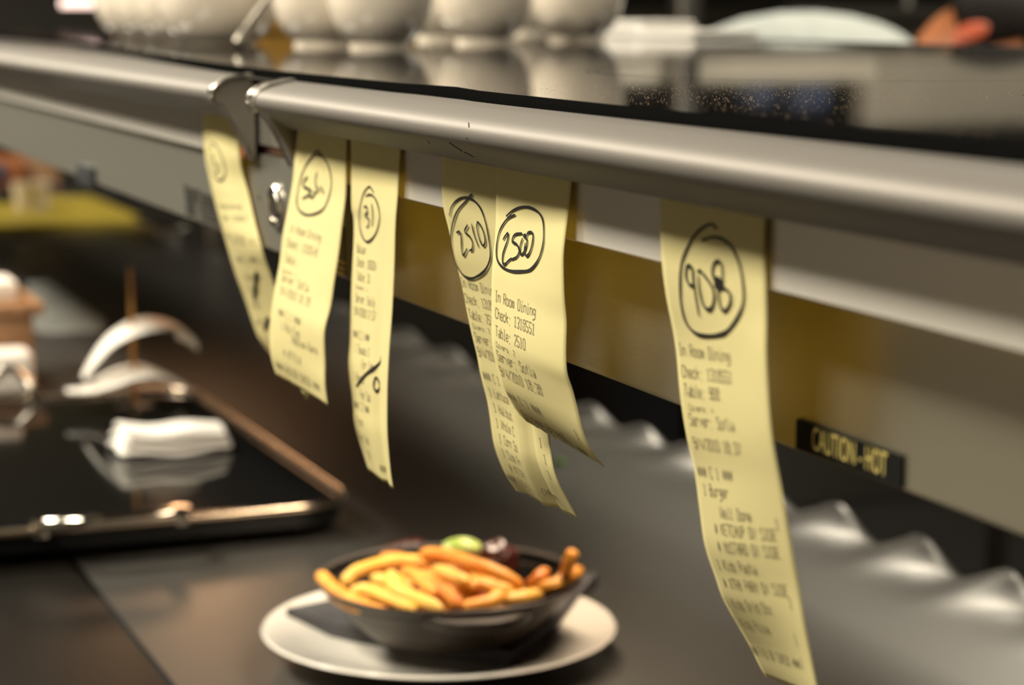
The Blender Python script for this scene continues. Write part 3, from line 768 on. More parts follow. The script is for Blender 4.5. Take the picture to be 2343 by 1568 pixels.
# toast crumbs and dust strewn over the glass
b = NB(); rc_ = random.Random(11)
for i in range(2600):
    x = rc_.triangular(-1.15, -.30, -.75); y = .335+abs(rc_.gauss(0, .13)); r = rc_.uniform(.00006, .00015)*(1.6 if rc_.random() < .06 else 1)
    if y > .9: continue
    p = Vector((x, y, W(-.0352)+r*.8)); vs = [b.verts.new(p+Vector(q)*r) for q in ((1,0,0),(-1,0,0),(0,1,0),(0,-1,0),(0,0,1),(0,0,-1))]
    for f in ((0,2,4),(2,1,4),(1,3,4),(3,0,4),(2,0,5),(1,2,5),(3,1,5),(0,3,5)): b.faces.new([vs[k] for k in f])
o = obj('crumbs', b, mat('crumb', (.60,.42,.26,1), .8)); tag(o, 'fine tan crumbs strewn over the black glass', 'crumbs'); o['kind'] = 'stuff'
# folded white cloths at the rear edge of the shelf
def folded(name, px, py, z, L_, W2, H, rot, m, label, cat, layers=3, group=None):
    c = onz(px, py, z); b = NB()
    for k in range(layers):
        h = H/layers; M_ = Matrix.Translation((c.x, c.y, z)) @ Matrix.Rotation(rot+random.uniform(-.03,.03), 4, 'Z')
        box(b, -L_/2+.004*k, L_/2-.003*k, -W2/2, W2/2-.004*k, k*h, (k+1)*h-.0006, h*.42, M_)
    o = obj(name, b, m); tag(o, label, cat, group); return o
folded('folded_towel', 1492, 84, ZS, .075, .090, .019, .3, M_napkin, 'folded white cloth lying at the back of the glass shelf', 'towel', 3)
b = NB(); c = onz(1590, 86, ZS); box(b, -.05, .05, -.05, .05, 0, .008, .003, Matrix.Translation((c.x, c.y, ZS)) @ Matrix.Rotation(.3, 4, 'Z'))
tag(obj('napkin', b, M_napkin), 'thin white napkin beside the folded cloth at the back of the shelf', 'napkin')

# ---------------------------------------------------------------- plate, skillet and fries
pc = onz(1005, 1437, ZCT+.018); PL = Vector((pc.x, pc.y, ZCT))
pr = (onz(603, 1432, ZCT+.018)-onz(1410, 1432, ZCT+.018)).length/2
b = NB(); k = pr/.123
lathe(b, [(0,.004),(.062*k,.004),(.066*k,.001),(.070*k,.001),(.074*k,.005),(.100*k,.012),(.121*k,.0185),(.123*k,.0200),(.1215*k,.0215),(.100*k,.0155),(.078*k,.0085),(.060*k,.0070),(0,.0070)], PL, 128)
tag(obj('dinner_plate', b, M_plate), 'round white plate on the dark worktop, carrying the skillet of fries', 'plate')
# napkin under skillet: folded square whose corners ride up the rim
def napkin():
    zz = ZCT+.010
    A = onz(655, 1424, zz+.004); B_ = onz(1168, 1505, zz+.004); D = onz(1368, 1334, zz+.012)
    E_ = onz(940, 1350, zz+.004)
    b = NB(); n = 24; thick = .0098
    rows = []
    def P(u, v, top):
        p = A.lerp(B_, u).lerp(E_.lerp(D, u), v)
        r = (Vector((p.x, p.y))-Vector((PL.x, PL.y))).length/k
        z = ZCT+.0078 + max(0, r-.075)*.17 + .0012*math.sin(u*13+v*5)*max(0, r-.05)*12
        return Vector((p.x, p.y, z+(thick if top else 0)))
    T = [[b.verts.new(P(i/n, j/n, True)) for i in range(n+1)] for j in range(n+1)]
    Bt = [[b.verts.new(P(i/n, j/n, False)) for i in range(n+1)] for j in range(n+1)]
    for j in range(n):
        for i in range(n):
            b.faces.new((T[j][i], T[j][i+1], T[j+1][i+1], T[j+1][i])); b.faces.new((Bt[j][i], Bt[j+1][i], Bt[j+1][i+1], Bt[j][i+1]))
    for i in range(n):
        b.faces.new((T[0][i], Bt[0][i], Bt[0][i+1], T[0][i+1])); b.faces.new((T[n][i], T[n][i+1], Bt[n][i+1], Bt[n][i]))
        b.faces.new((T[i][0], T[i+1][0], Bt[i+1][0], Bt[i][0])); b.faces.new((T[i][n], Bt[i][n], Bt[i+1][n], T[i+1][n]))
    o = obj('cloth_napkin', b, M_cloth); tag(o, 'folded charcoal napkin lying on the plate beneath the skillet', 'napkin')
napkin()
ZR = ZCT+.058
rc = onz(1028, 1318, ZR); sr = (onz(722, 1318, ZR)-onz(1334, 1318, ZR)).length/2
SK = Vector((rc.x, rc.y, ZCT+.0180))
def skillet():
    t = thing('skillet', 'small black cast iron skillet with two lug handles, full of fries', 'skillet', SK)
    H = ZR-SK.z; q = sr/.095
    b = NB(); lathe(b, [(0,0),(.050*q,0),(.057*q,.002),(.075*q,.018),(.0885*q,H-.006),(.0925*q,H-.003),(.0948*q,H-.0012),(.0950*q,H),(.0935*q,H+.0006),(.0905*q,H-.0008)], SK, 112)
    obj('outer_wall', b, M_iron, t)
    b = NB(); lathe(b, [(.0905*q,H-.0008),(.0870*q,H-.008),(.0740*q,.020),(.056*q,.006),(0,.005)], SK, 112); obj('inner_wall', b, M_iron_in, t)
    for cpx in ((1100, 1425), (938, 1243)):
        e = onz(cpx[0], cpx[1], ZR-.008); d = Vector((e.x-SK.x, e.y-SK.y, 0)).normalized(); s = Vector((-d.y, d.x, 0))
        b = NB(); pts = []
        z0 = SK.z+H-.007
        for a in range(-7, 8):
            f = a/7; w = .036*f; out = (.0915*q)+.017*(1-abs(f)**3.2)
            pts.append(Vector((SK.x, SK.y, z0))+d*out+s*w - d*(abs(f)**2*.009))
        inn = [Vector((SK.x, SK.y, z0))+d*(.088*q)+s*.040*(a/7) - d*(abs(a/7)**2*.009) for a in range(-7, 8)]
        top = [b.verts.new(p+Vector((0,0,.0035))) for p in pts]; ti = [b.verts.new(p+Vector((0,0,.0035))) for p in inn]
        lo = [b.verts.new(p-Vector((0,0,.004))) for p in pts]; li = [b.verts.new(p-Vector((0,0,.004))) for p in inn]
        for i in range(14):
            b.faces.new((ti[i], ti[i+1], top[i+1], top[i])); b.faces.new((top[i], top[i+1], lo[i+1], lo[i])); b.faces.new((lo[i], lo[i+1], li[i+1], li[i]))
        o = obj('lug_handle', b, M_iron, t)
        md = o.modifiers.new('round', 'BEVEL'); md.width = .0018; md.segments = 3
skillet()
FR = 'french fries in the skillet'
def fry(P, r, m, label):
    P = crom(P, 5); n = len(P)
    r = min(r, .0054)*1.07
    rs = [r*(.45 if i in (0, n-1) else .82 if i in (1, n-2) else 1)*(1+.06*math.sin(i*1.7+r*9000)) for i in range(n)]
    b = NB(); tube(b, P, rs, 8, sx=1.05, flat=.9)
    c = sum(P, Vector())/n
    o = obj('french_fry', b, m); tag(o, label, 'french fry', FR)
    md = o.modifiers.new('soft', 'SUBSURF'); md.levels = 1; md.render_levels = 1
    return o
def fp(lst, h):  # pixel path and height above the skillet rim
    hs = h if isinstance(h, (list, tuple)) else [h]*len(lst)
    return [onz(x, y, ZR+q) for (x, y), q in zip(lst, hs)]
fr = [
 ([(731,1311),(752,1338),(790,1366),(850,1392)], [.004,-.001,-.003,-.004], .0052, M_fry, 'fry with its tip over the left rim of the skillet'),
 ([(787,1343),(810,1311),(867,1291),(929,1282),(990,1293)], [-.008,.000,.004,.006,.005], .0050, M_fry2, 'long arched pale fry across the back left of the skillet'),
 ([(806,1360),(837,1350),(906,1374),(956,1396)], [-.004,-.002,-.001,-.002], .0052, M_fry2, 'pale fry lying along the front left of the skillet'),
 ([(894,1309),(906,1345),(952,1370),(1015,1396)], [.008,.006,.003,-.001], .0052, M_fry2, 'bent fry falling from centre left down to the front rim'),
 ([(922,1302),(958,1322),(996,1362)], [.012,.010,.004], .0048, M_fry, 'short orange fry beside the bent fry at centre left'),
 ([(962,1266),(1013,1270),(1086,1291),(1144,1314),(1196,1343)], [.012,.014,.014,.010,.002], .0052, M_fry, 'longest fry lying on top, from back centre to the right'),
 ([(994,1300),(1033,1318),(1075,1336)], [.010,.010,.008], .0054, M_fry2, 'pale fry in the middle under the longest fry'),
 ([(1075,1318),(1117,1338),(1178,1355)], [.006,.004,.000], .0052, M_fry2, 'pale fry at centre right under the longest fry'),
 ([(1005,1338),(1029,1362),(1056,1392)], [.008,.004,-.002], .0048, M_fry3, 'dark brown fry pointing to the front centre'),
 ([(1056,1390),(1106,1382),(1138,1368),(1136,1352)], [-.002,-.001,.000,.002], .0052, M_fry, 'hooked fry at the front right of centre'),
 ([(1148,1374),(1198,1368),(1252,1352)], [-.003,-.003,-.003], .0052, M_fry2, 'pale fry along the front right wall'),
 ([(1206,1345),(1263,1341),(1301,1318),(1330,1303)], [.000,.002,.006,.008], .0052, M_fry, 'orange fry climbing over the right rim'),
 ([(1313,1258),(1303,1285),(1292,1318)], [.026,.018,.008], .0052, M_fry, 'fry standing up at the right rim'),
 ([(1251,1303),(1228,1326),(1209,1343)], [.010,.006,.000], .0046, M_fry3, 'short red-tipped fry left of the standing one'),
 ([(879,1343),(925,1362),(960,1385)], [-.002,-.002,-.004], .0048, M_fry3, 'dark fry low among the left fries'),
 ([(1030,1350),(1098,1340),(1132,1350)], [.003,.004,.002], .0050, M_fry, 'orange fry crossing the centre'),
 ([(745,1345),(798,1382),(890,1400)], [-.006,-.006,-.006], .0050, M_fry, 'fry hugging the front left wall of the skillet'),
 ([(850,1320),(900,1335),(945,1342)], [.000,.000,.000], .0050, M_fry2, 'pale fry under the arched one'),
 ([(1060,1370),(1100,1360),(1180,1362)], [-.006,-.006,-.006], .0050, M_fry, 'fry low at the front right'),
 ([(940,1312),(1000,1330),(1030,1345)], [.002,.002,.002], .0050, M_fry, 'fry buried in the middle of the heap'),
 ([(868,1278),(905,1276),(960,1290)], [-.004,-.002,-.002], .0044, M_fry3, 'dark fry at the back left, under the arched fry'),
]
for px, h, r, m, lab in fr: fry(fp(px, h), r, m, lab)
rnd = random.Random(3)
fillers = ['at the far left','left of centre','below the arch','in the centre','right of centre','at the far right','toward the front','toward the back','under the long fry','near the right wall','near the front wall','near the left wall']
for i in range(12):
    a = i/12*2*PI+.3; rr = (.018 + .030*((i*5) % 3)/2)
    c = Vector((SK.x+rr*math.cos(a), SK.y+rr*math.sin(a), ZR-.020+.005*(i % 3)))
    if (c.x-SK.x) < -.035: c.z -= .006
    d = Vector((math.cos(a+1.4+rnd.uniform(-.5,.5)), math.sin(a+1.4), rnd.uniform(-.08,.08)))*.030
    o = fry([c-d, c+Vector((0,0,.004)), c+d], .0054, (M_fry, M_fry2, M_fry3)[i % 3], 'partly buried fry low in the skillet heap'); 
# lime wedge and glazed meat
c = onz(1056, 1262, ZR+.010)
def wedge():
    b = NB(); n = 14; pts = []
    L_ = .026; Rr = .011
    rows = []
    for i in range(n+1):
        t_ = i/n; x = (t_-.5)*L_; rad = Rr*math.sin(PI*(.1+.8*t_))**.5
        rows.append([b.verts.new((x, rad*math.cos(a_), rad*math.sin(a_)*.9)) for a_ in [PI*k_/10 for k_ in range(11)]])
    for A, B in zip(rows, rows[1:]):
        for k_ in range(10): b.faces.new((A[k_], A[k_+1], B[k_+1], B[k_]))
        b.faces.new((A[10], A[0], B[0], B[10]))
    b.faces.new(rows[0]); b.faces.new(rows[-1])
    M_ = Matrix.Translation(c) @ Matrix.Rotation(1.19, 4, 'Z') @ Matrix.Rotation(-.35, 4, 'X')
    bmesh.ops.transform(b, matrix=M_, verts=b.verts[:])
    tag(obj('lime_wedge', b, M_lime), 'green wedge at the back of the skillet behind the fries', 'garnish')
wedge()
def blob(c, s, m, name, label, cat, seed=0):
    b = NB(); bmesh.ops.create_icosphere(b, subdivisions=4, radius=1)
    for v in b.verts:
        n_ = noise.noise(v.co*2.2+Vector((seed, 0, 0)))*.22+noise.noise(v.co*6+Vector((seed, 3, 0)))*.08
        v.co = Vector((v.co.x*s[0], v.co.y*s[1], v.co.z*s[2]))*(1+n_)+Vector(c)
    o = obj(name, b, m); tag(o, label, cat); return o
blob(onz(1130, 1290, ZR-.004), (.017,.019,.016), M_meat, 'meat_piece', 'dark glazed piece of meat behind the fries, right of the green wedge', 'food', 2)
blob(onz(935, 1272, ZR-.010), (.016,.022,.011), M_meat, 'meat_piece', 'dark glazed piece of meat at the back left of the skillet', 'food', 5)
blob(onz(1283, 1056, ZCT+.002), (.009,.006,.0025), M_herb, 'herb_scrap', 'tiny green herb scrap on the grey worktop', 'herb', 8)

# ---------------------------------------------------------------- black glass tray on the left
ZT = ZCT+.030
def tray():
    cr = onz(800, 1120, ZT); br = onz(425, 884, ZT); fl = onz(0, 1232, ZT)
    X1 = (fl.x+onz(640, 1153, ZT).x)/2; Y1 = (onz(640, 1020, ZT).y+br.y)/2
    X0 = onz(250, 896, ZT).x; Y0 = -.12
    X1 = -1.700 if False else X1
    t = thing('black_glass_tray', 'large black glass tray with a rounded steel rim and side handles, at left', 'tray', ((X0+X1)/2, (Y0+Y1)/2, ZCT))
    def rr(x0, x1, y0, y1, r, z, n=10):
        out = []
        for (cx_, cy_, a0) in ((x1-r, y1-r, 0), (x0+r, y1-r, 90), (x0+r, y0+r, 180), (x1-r, y0+r, 270)):
            for k_ in range(n+1):
                a = math.radians(a0+90*k_/n); out.append(Vector((cx_+r*math.cos(a), cy_+r*math.sin(a), z)))
        return out
    b = NB(); solid_poly(b, rr(X0+.003, X1-.003, Y0+.003, Y1-.003, .045, ZT-.003), .015); obj('glass_plate', b, M_trayglass, t, False)
    b = NB(); tube(b, rr(X0, X1, Y0, Y1, .05, ZT-.001), .0034, 12, closed=True, flat=1.1); obj('rim', b, M_brass, t)
    for x, y in ((X0+.06, Y0+.06), (X0+.06, Y1-.06), (X1-.06, Y0+.06), (X1-.05, Y1-.05)):
        b = NB(); tube(b, [(x, y, ZCT), (x, y, ZT-.018)], .009, 16); obj('foot', b, M_dark, t)
    # handles on the near and far short sides
    for s, X_ , ya, yb in ((1, X1, onz(105, 1225, ZT).y, onz(412, 1180, ZT).y), (-1, X0, onz(-60, 905, ZT).y, onz(60, 890, ZT).y)):
        b = NB(); z = ZT+.002
        P = [(X_, ya, z), (X_+s*.010, ya+.006, z+.004), (X_+s*.022, ya+.030, z+.007), (X_+s*.024, (ya+yb)/2, z+.007), (X_+s*.022, yb-.016, z+.007), (X_+s*.012, yb-.002, z+.004), (X_, yb, z)]
        if s < 0: P = [(p[0], p[1], p[2]+ (.016 if 1 < i < 5 else .004)) for i, p in enumerate(P)]
        tube(b, crom(P, 6), .0052, 12); h = obj('handle', b, M_chrome, t)
        for yy in (ya, yb):
            b = NB(); tube(b, [(X_-s*.004, yy, z-.008), (X_-s*.004, yy, z+.006)], .008, 16); obj('handle_boss', b, M_chrome, t)
    return X0, X1, Y0, Y1
TX0, TX1, TY0, TY1 = tray()
# folded white napkins on the tray
def napkin_fold():
    c = onz(388, 1022, ZT); b = NB()
    n = 26
    for k_, (dz, w) in enumerate(((.003, 1.0), (.010, .96), (.017, .9))):
        rows = []
        for i in range(n+1):
            u = i/n; row = []
            for j in range(9):
                v = j/8
                x = (v-.5)*.060*w; y = (u-.5)*.108*w
                z = dz + .004*math.sin(PI*v) + .004*(1-u)*k_*.5 + .0015*math.sin(u*9+k_)
                x += .008*math.sin(u*PI) + k_*.002
                row.append((x, y, z))
            rows.append(row)
        top = [[b.verts.new((c.x+x, c.y+y, ZT-.002+z+.0035*(math.sin(PI*min(1, max(0, (j+.5)/9)))**.5))) for j, (x, y, z) in enumerate(r)] for r in rows]
        bot = [[b.verts.new((c.x+x*.97, c.y+y*.98, ZT-.002+z-.003)) for j, (x, y, z) in enumerate(r)] for r in rows]
        for i in range(n):
            for j in range(8):
                b.faces.new((top[i][j], top[i][j+1], top[i+1][j+1], top[i+1][j])); b.faces.new((bot[i][j], bot[i+1][j], bot[i+1][j+1], bot[i][j+1]))
            b.faces.new((top[i][0], top[i+1][0], bot[i+1][0], bot[i][0])); b.faces.new((top[i][8], bot[i][8], bot[i+1][8], top[i+1][8]))
        for i in (0, n):
            for j in range(8): b.faces.new((top[i][j], bot[i][j], bot[i][j+1], top[i][j+1]))
    o = obj('folded_napkin', b, M_napkin); tag(o, 'folded white napkin lying on the black glass tray', 'napkin')
    md = o.modifiers.new('soft', 'SUBSURF'); md.levels = 1; md.render_levels = 2
napkin_fold()
# ticket spike with two curled used receipts
base = onz(309, 926, ZT); tipP = onx(298, 615, base.x)
def spindle():
    t = thing('ticket_spike', 'thin upright metal ticket spike on the back of the black tray', 'ticket spike', base)
    b = NB(); lathe(b, [(0,0),(.020,0),(.020,.002),(.008,.004),(0,.005)], Vector((base.x, base.y, ZT-.003)), 40); obj('base', b, M_dark, t)
    b = NB(); tube(b, [base, base.lerp(Vector((base.x, tipP.y, tipP.z)), .5), Vector((base.x, tipP.y, tipP.z))], [.0029,.0028,.0020], 10); obj('spike', b, M_spike, t)
spindle()
def strip_paper(ctr, halfw, label, th=.0005):
    """ctr: pixel path in the plane x=base.x; halfw list half width (m) along x"""
    P = crom([onx(x, y, base.x) for x, y in ctr], 6); n = len(P); b = NB(); g = []
    for i, p in enumerate(P):
        f = i/(n-1)*(len(halfw)-1); a = int(min(f, len(halfw)-2)); w = halfw[a]+(halfw[a+1]-halfw[a])*(f-a)
        g.append([b.verts.new(p+Vector((w*(k_/3-1), 0, -.003*((k_/3-1)**2)))) for k_ in range(7)])
    for A, B in zip(g, g[1:]):
        for k_ in range(6): b.faces.new((A[k_], A[k_+1], B[k_+1], B[k_]))
    o = obj('used_receipt', b, M_white); tag(o, label, 'receipt', 'used receipts on the ticket spike')
    md = o.modifiers.new('thickness', 'SOLIDIFY'); md.thickness = th; return o
strip_paper([(188,862),(215,818),(255,772),(310,742),(365,733),(405,742),(425,762),(430,785)], [.010,.018,.028,.042,.052,.055,.052,.045], 'upper curled white receipt impaled on the ticket spike')
strip_paper([(150,890),(200,885),(240,868),(290,848),(340,842),(385,858),(420,878),(430,892)], [.008,.018,.034,.040,.042,.042,.040,.034], 'lower curled white receipt on the ticket spike, close to the tray')

# ---------------------------------------------------------------- wooden caddy and things behind the tray
def caddy():
    A = onz(105, 882, ZCT); X = A.x; ya = onz(-40, 890, ZCT).y; yb = A.y
    t = thing('wooden_caddy', 'light brown wooden caddy of white paper at the left edge behind the tray', 'caddy', (X-.06, (ya+yb)/2, ZCT))
    H = onx(105, 692, X).z-ZCT
    b = NB(); box(b, X-.13, X, ya-.06, yb-.012, ZCT, ZCT+H-.014, .002); obj('box_body', b, M_wood, t)
    b = NB(); box(b, X-.135, X+.008, ya-.065, yb, ZCT+H-.014, ZCT+H, .002); obj('lid', b, M_wood, t)
    b = NB(); box(b, X-.11, X-.03, ya-.04, onx(50,650,X).y, ZCT+H+.0005, ZCT+H+.022, .003); o = obj('napkin_stack', b, M_napkin); tag(o, 'stack of white napkins on top of the wooden caddy', 'napkins')
    b = NB(); y2 = onx(66, 800, X+.02).y
    box(b, X+.009, X+.06, ya-.05, y2, ZCT+.001, ZCT+H*.52, .010); o = obj('napkin_bundle', b, M_napkin); tag(o, 'white napkin bundle in front of the wooden caddy', 'napkins')
caddy()
# crumpled clear wrap
P = [onz(x, y, ZCT+h) for x, y, h in ((60,645,.03),(110,642,.034),(180,690,.02),(244,732,.006),(236,757,.002),(100,762,.002),(60,760,.01))]
b = NB(); solid_poly(b, P, .0015); bmesh.ops.triangulate(b, faces=[f for f in b.faces if len(f.verts) > 4])
tag(obj('plastic_wrap_sheet', b, M_greyfoil), 'grey crumpled plastic sheet behind the wooden caddy', 'plastic sheet')
# shallow steel tray further back, just under the shelf
def steel_tray():
    A = onz(352, 520, ZCT); B_ = onz(520, 548, ZCT)
    x0, x1, y0, y1 = A.x-.35, B_.x-.05, A.y-.05, .93
    cx_, cy_ = (onz(430, 540, ZCT).x, onz(430, 540, ZCT).y)
    t = thing('steel_tray', 'shallow steel tray standing under the left end of the shelf', 'tray', (cx_, cy_, ZCT))
    b = NB(); box(b, cx_-.06, cx_+.14, cy_-.085, .93, ZCT+.001, ZCT+.030, .004); obj('pan', b, M_steel, t)
    b = NB(); box(b, cx_-.07, cx_+.15, cy_-.095, .94, ZCT+.030, ZCT+.034, .0015); obj('flange', b, M_chrome, t)
steel_tray()
# yellow cutting board far left
def board():
    a = onz(-120, 548, ZCT); b_ = onz(345, 508, ZCT)
    X = -4.20; y1 = b_.y
    b = NB(); box(b, X-.62, X, .30, min(.93, y1), ZCT+.002, ZCT+.022, .004)
    tag(obj('cutting_board', b, M_board), 'yellow plastic cutting board on the worktop at the far left', 'cutting board')
    return X, ZCT+.0225
BX, BZ = board()
def tub(px0, px1, py_bot, h, m, name, label, cat):
    A = onz(px0, py_bot, BZ); B_ = onz(px1, py_bot, BZ); c = (A+B_)/2; r = (B_-A).length/2
    b = NB(); lathe(b, [(0,.0),(r*.82,.0),(r,h),(r*.95,h),(r*.78,.004),(0,.004)], Vector((c.x, c.y, BZ)), 40); tag(obj(name, b, m), label, cat)
tub(28, 118, 478, .055, M_china, 'plastic_tub', 'small whitish tub on the yellow cutting board', 'tub')
A_ = ony(184, 372, .3262); B_ = ony(219, 432, .3262)
b = NB(); box(b, A_.x, B_.x, .3228, .3264, B_.z, A_.z, .0006)
tag(obj('black_clip', b, mat('blue_grey', (.030,.032,.034,1), .5)), 'small black clip hooked on the lower edge of the far shelf panel', 'clip')
c = onz(262, 452, BZ); blob((c.x, c.y, BZ+.010), (.03,.035,.009), M_dark, 'black_dish', 'low dark dish lying at the back right of the yellow board', 'dish', 3)
c = onz(5, 462, BZ); blob((c.x, c.y, BZ+.014), (.03,.035,.013), M_dark, 'dark_bowl', 'dark low bowl left of the whitish tub', 'bowl', 6)
c = onz(125, 447, BZ); blob((c.x-.06, c.y, BZ+.012), (.015,.012,.011), M_dark, 'black_dish', 'small dark dish behind the whitish tub on the board', 'dish', 9)
# packs beyond the board
X = -5.15
p = onx(2, 400, X); b = NB(); box(b, X-.2, X, .30, onx(60,400,X).y, ZCT, W(-.355), .01); tag(obj('orange_pack', b, M_orange), 'orange package beyond the cutting board at the left frame edge', 'package')
b = NB(); box(b, X+.005, X+.05, .30, onx(14,400,X+.03).y, W(-.40), W(-.365), .01); o = obj('blue_lid', b, M_blue); o.parent = bpy.data.objects['orange_pack']; o['label'] = 'blue lid on the package'
b = NB(); box(b, X-.25, X-.05, onx(64,400,X).y+.01, .93, ZCT, W(-.30), .005); tag(obj('cardboard_box', b, M_wood), 'brown cardboard box beyond the yellow cutting board', 'box')

# ---------------------------------------------------------------- kitchen beyond the shelf
def equip(name, x0, x1, y0, y1, z0, z1, m, label, cat, bev=.01):
    b = NB(); box(b, x0, x1, y0, y1, z0, z1, bev); o = obj(name, b, m); tag(o, label, cat); return o
# back run of equipment
def back_line():
    t = thing('steel_cabinet', 'tall grey steel kitchen cabinet behind the right of the cups', 'cabinet', (-5.3, 3.0, 0))
    b = NB(); box(b, -5.6, -5.0, 2.2, 4.2, .0, 1.30, .01); obj('body', b, M_steel, t)
    b = NB(); box(b, -5.62, -4.96, 2.18, 4.22, 1.30, 1.335, .004); obj('top', b, M_steel, t)
    for y in (2.7, 3.2, 3.7):
        b = NB(); tube(b, [(-4.97, y-.12, 1.15), (-4.94, y-.12, 1.15), (-4.94, y+.12, 1.15), (-4.97, y+.12, 1.15)], .008, 10); obj('handle', b, M_chrome, t)
back_line()
equip('reflected_canopy', -5.6, -4.5, 2.0, 2.75, 1.38, 1.444, M_cream, 'added unseen cream canopy edge, placed for its reflection in the glass top', 'hood')  # added out of view to give the glass its beige reflection
equip('extractor_duct', -5.6, -5.0, 1.2, 3.3, 1.9, 2.74, M_steel, 'steel duct above the canopy', 'duct')
def pale_reflector():
    t = thing('reflected_panel', 'added unseen pale panel on two posts, brightens the reflection in the glass top', 'panel', (-5.3, 3.9, 1.335))
    b = NB(); box(b, -5.3, -5.2, 3.15, 4.7, 1.40, 1.60, .01); obj('panel', b, M_cream, t)  # panel out of view, added for the bright patch mirrored in the glass
    for y in (3.3, 4.1):
        b = NB(); tube(b, [(-5.25, y, 1.336), (-5.25, y, 1.41)], .015, 12); obj('post', b, M_steel, t)
pale_reflector()
equip('steel_hood_post', -4.49, -4.43, 2.19, 2.245, 0, 2.74, M_steel, 'upright steel post behind the cups', 'post')
equip('blue_container', -4.62, -4.52, 2.43, 2.49, 1.4445, 1.50, M_blue, 'blue container standing on the canopy ledge', 'container')
equip('blue_container', -4.62, -4.52, 2.55, 2.64, 1.4445, 1.51, M_blue, 'larger blue container on the canopy ledge', 'container')
# lit heat lamps far left at shelf level
def far_pendant(px, py, d, r, label):
    c = ond(px, py, d)
    t = thing('heat_lamp', label, 'lamp', c, 'copper heat lamps over the far end of the shelf')
    b = NB(); lathe(b, [(.012,.13),(.02,.12),(.05,.09),(r,.0),(r-.003,.0),(.045,.085),(0,.11)], c, 40); obj('shade', b, M_copper, t)
    b = NB(); bmesh.ops.create_uvsphere(b, u_segments=20, v_segments=12, radius=.028); bmesh.ops.translate(b, vec=c+Vector((0,0,.03)), verts=b.verts[:]); obj('bulb', b, M_heat, t)
    b = NB(); tube(b, [c+Vector((0,0,.12)), Vector((c.x, c.y, ZCEIL))], .004, 8); obj('cord', b, M_dark, t)
far_pendant(180, -35, 3.6, .08, 'copper heat lamp hanging nearest over the far end of the shelf')
far_pendant(95, -25, 4.1, .08, 'copper heat lamp hanging farthest left over the shelf end')
b = NB(); c = ond(180, 8, 3.7); tube(b, [c+Vector((0,-.03,0)), c+Vector((0,.03,0))], .007, 10); o = obj('bar_light', b, emis('pink_tube', (1,.72,.62,1), 2.5)); tag(o, 'short bright lamp bar at the top left of the picture', 'light')

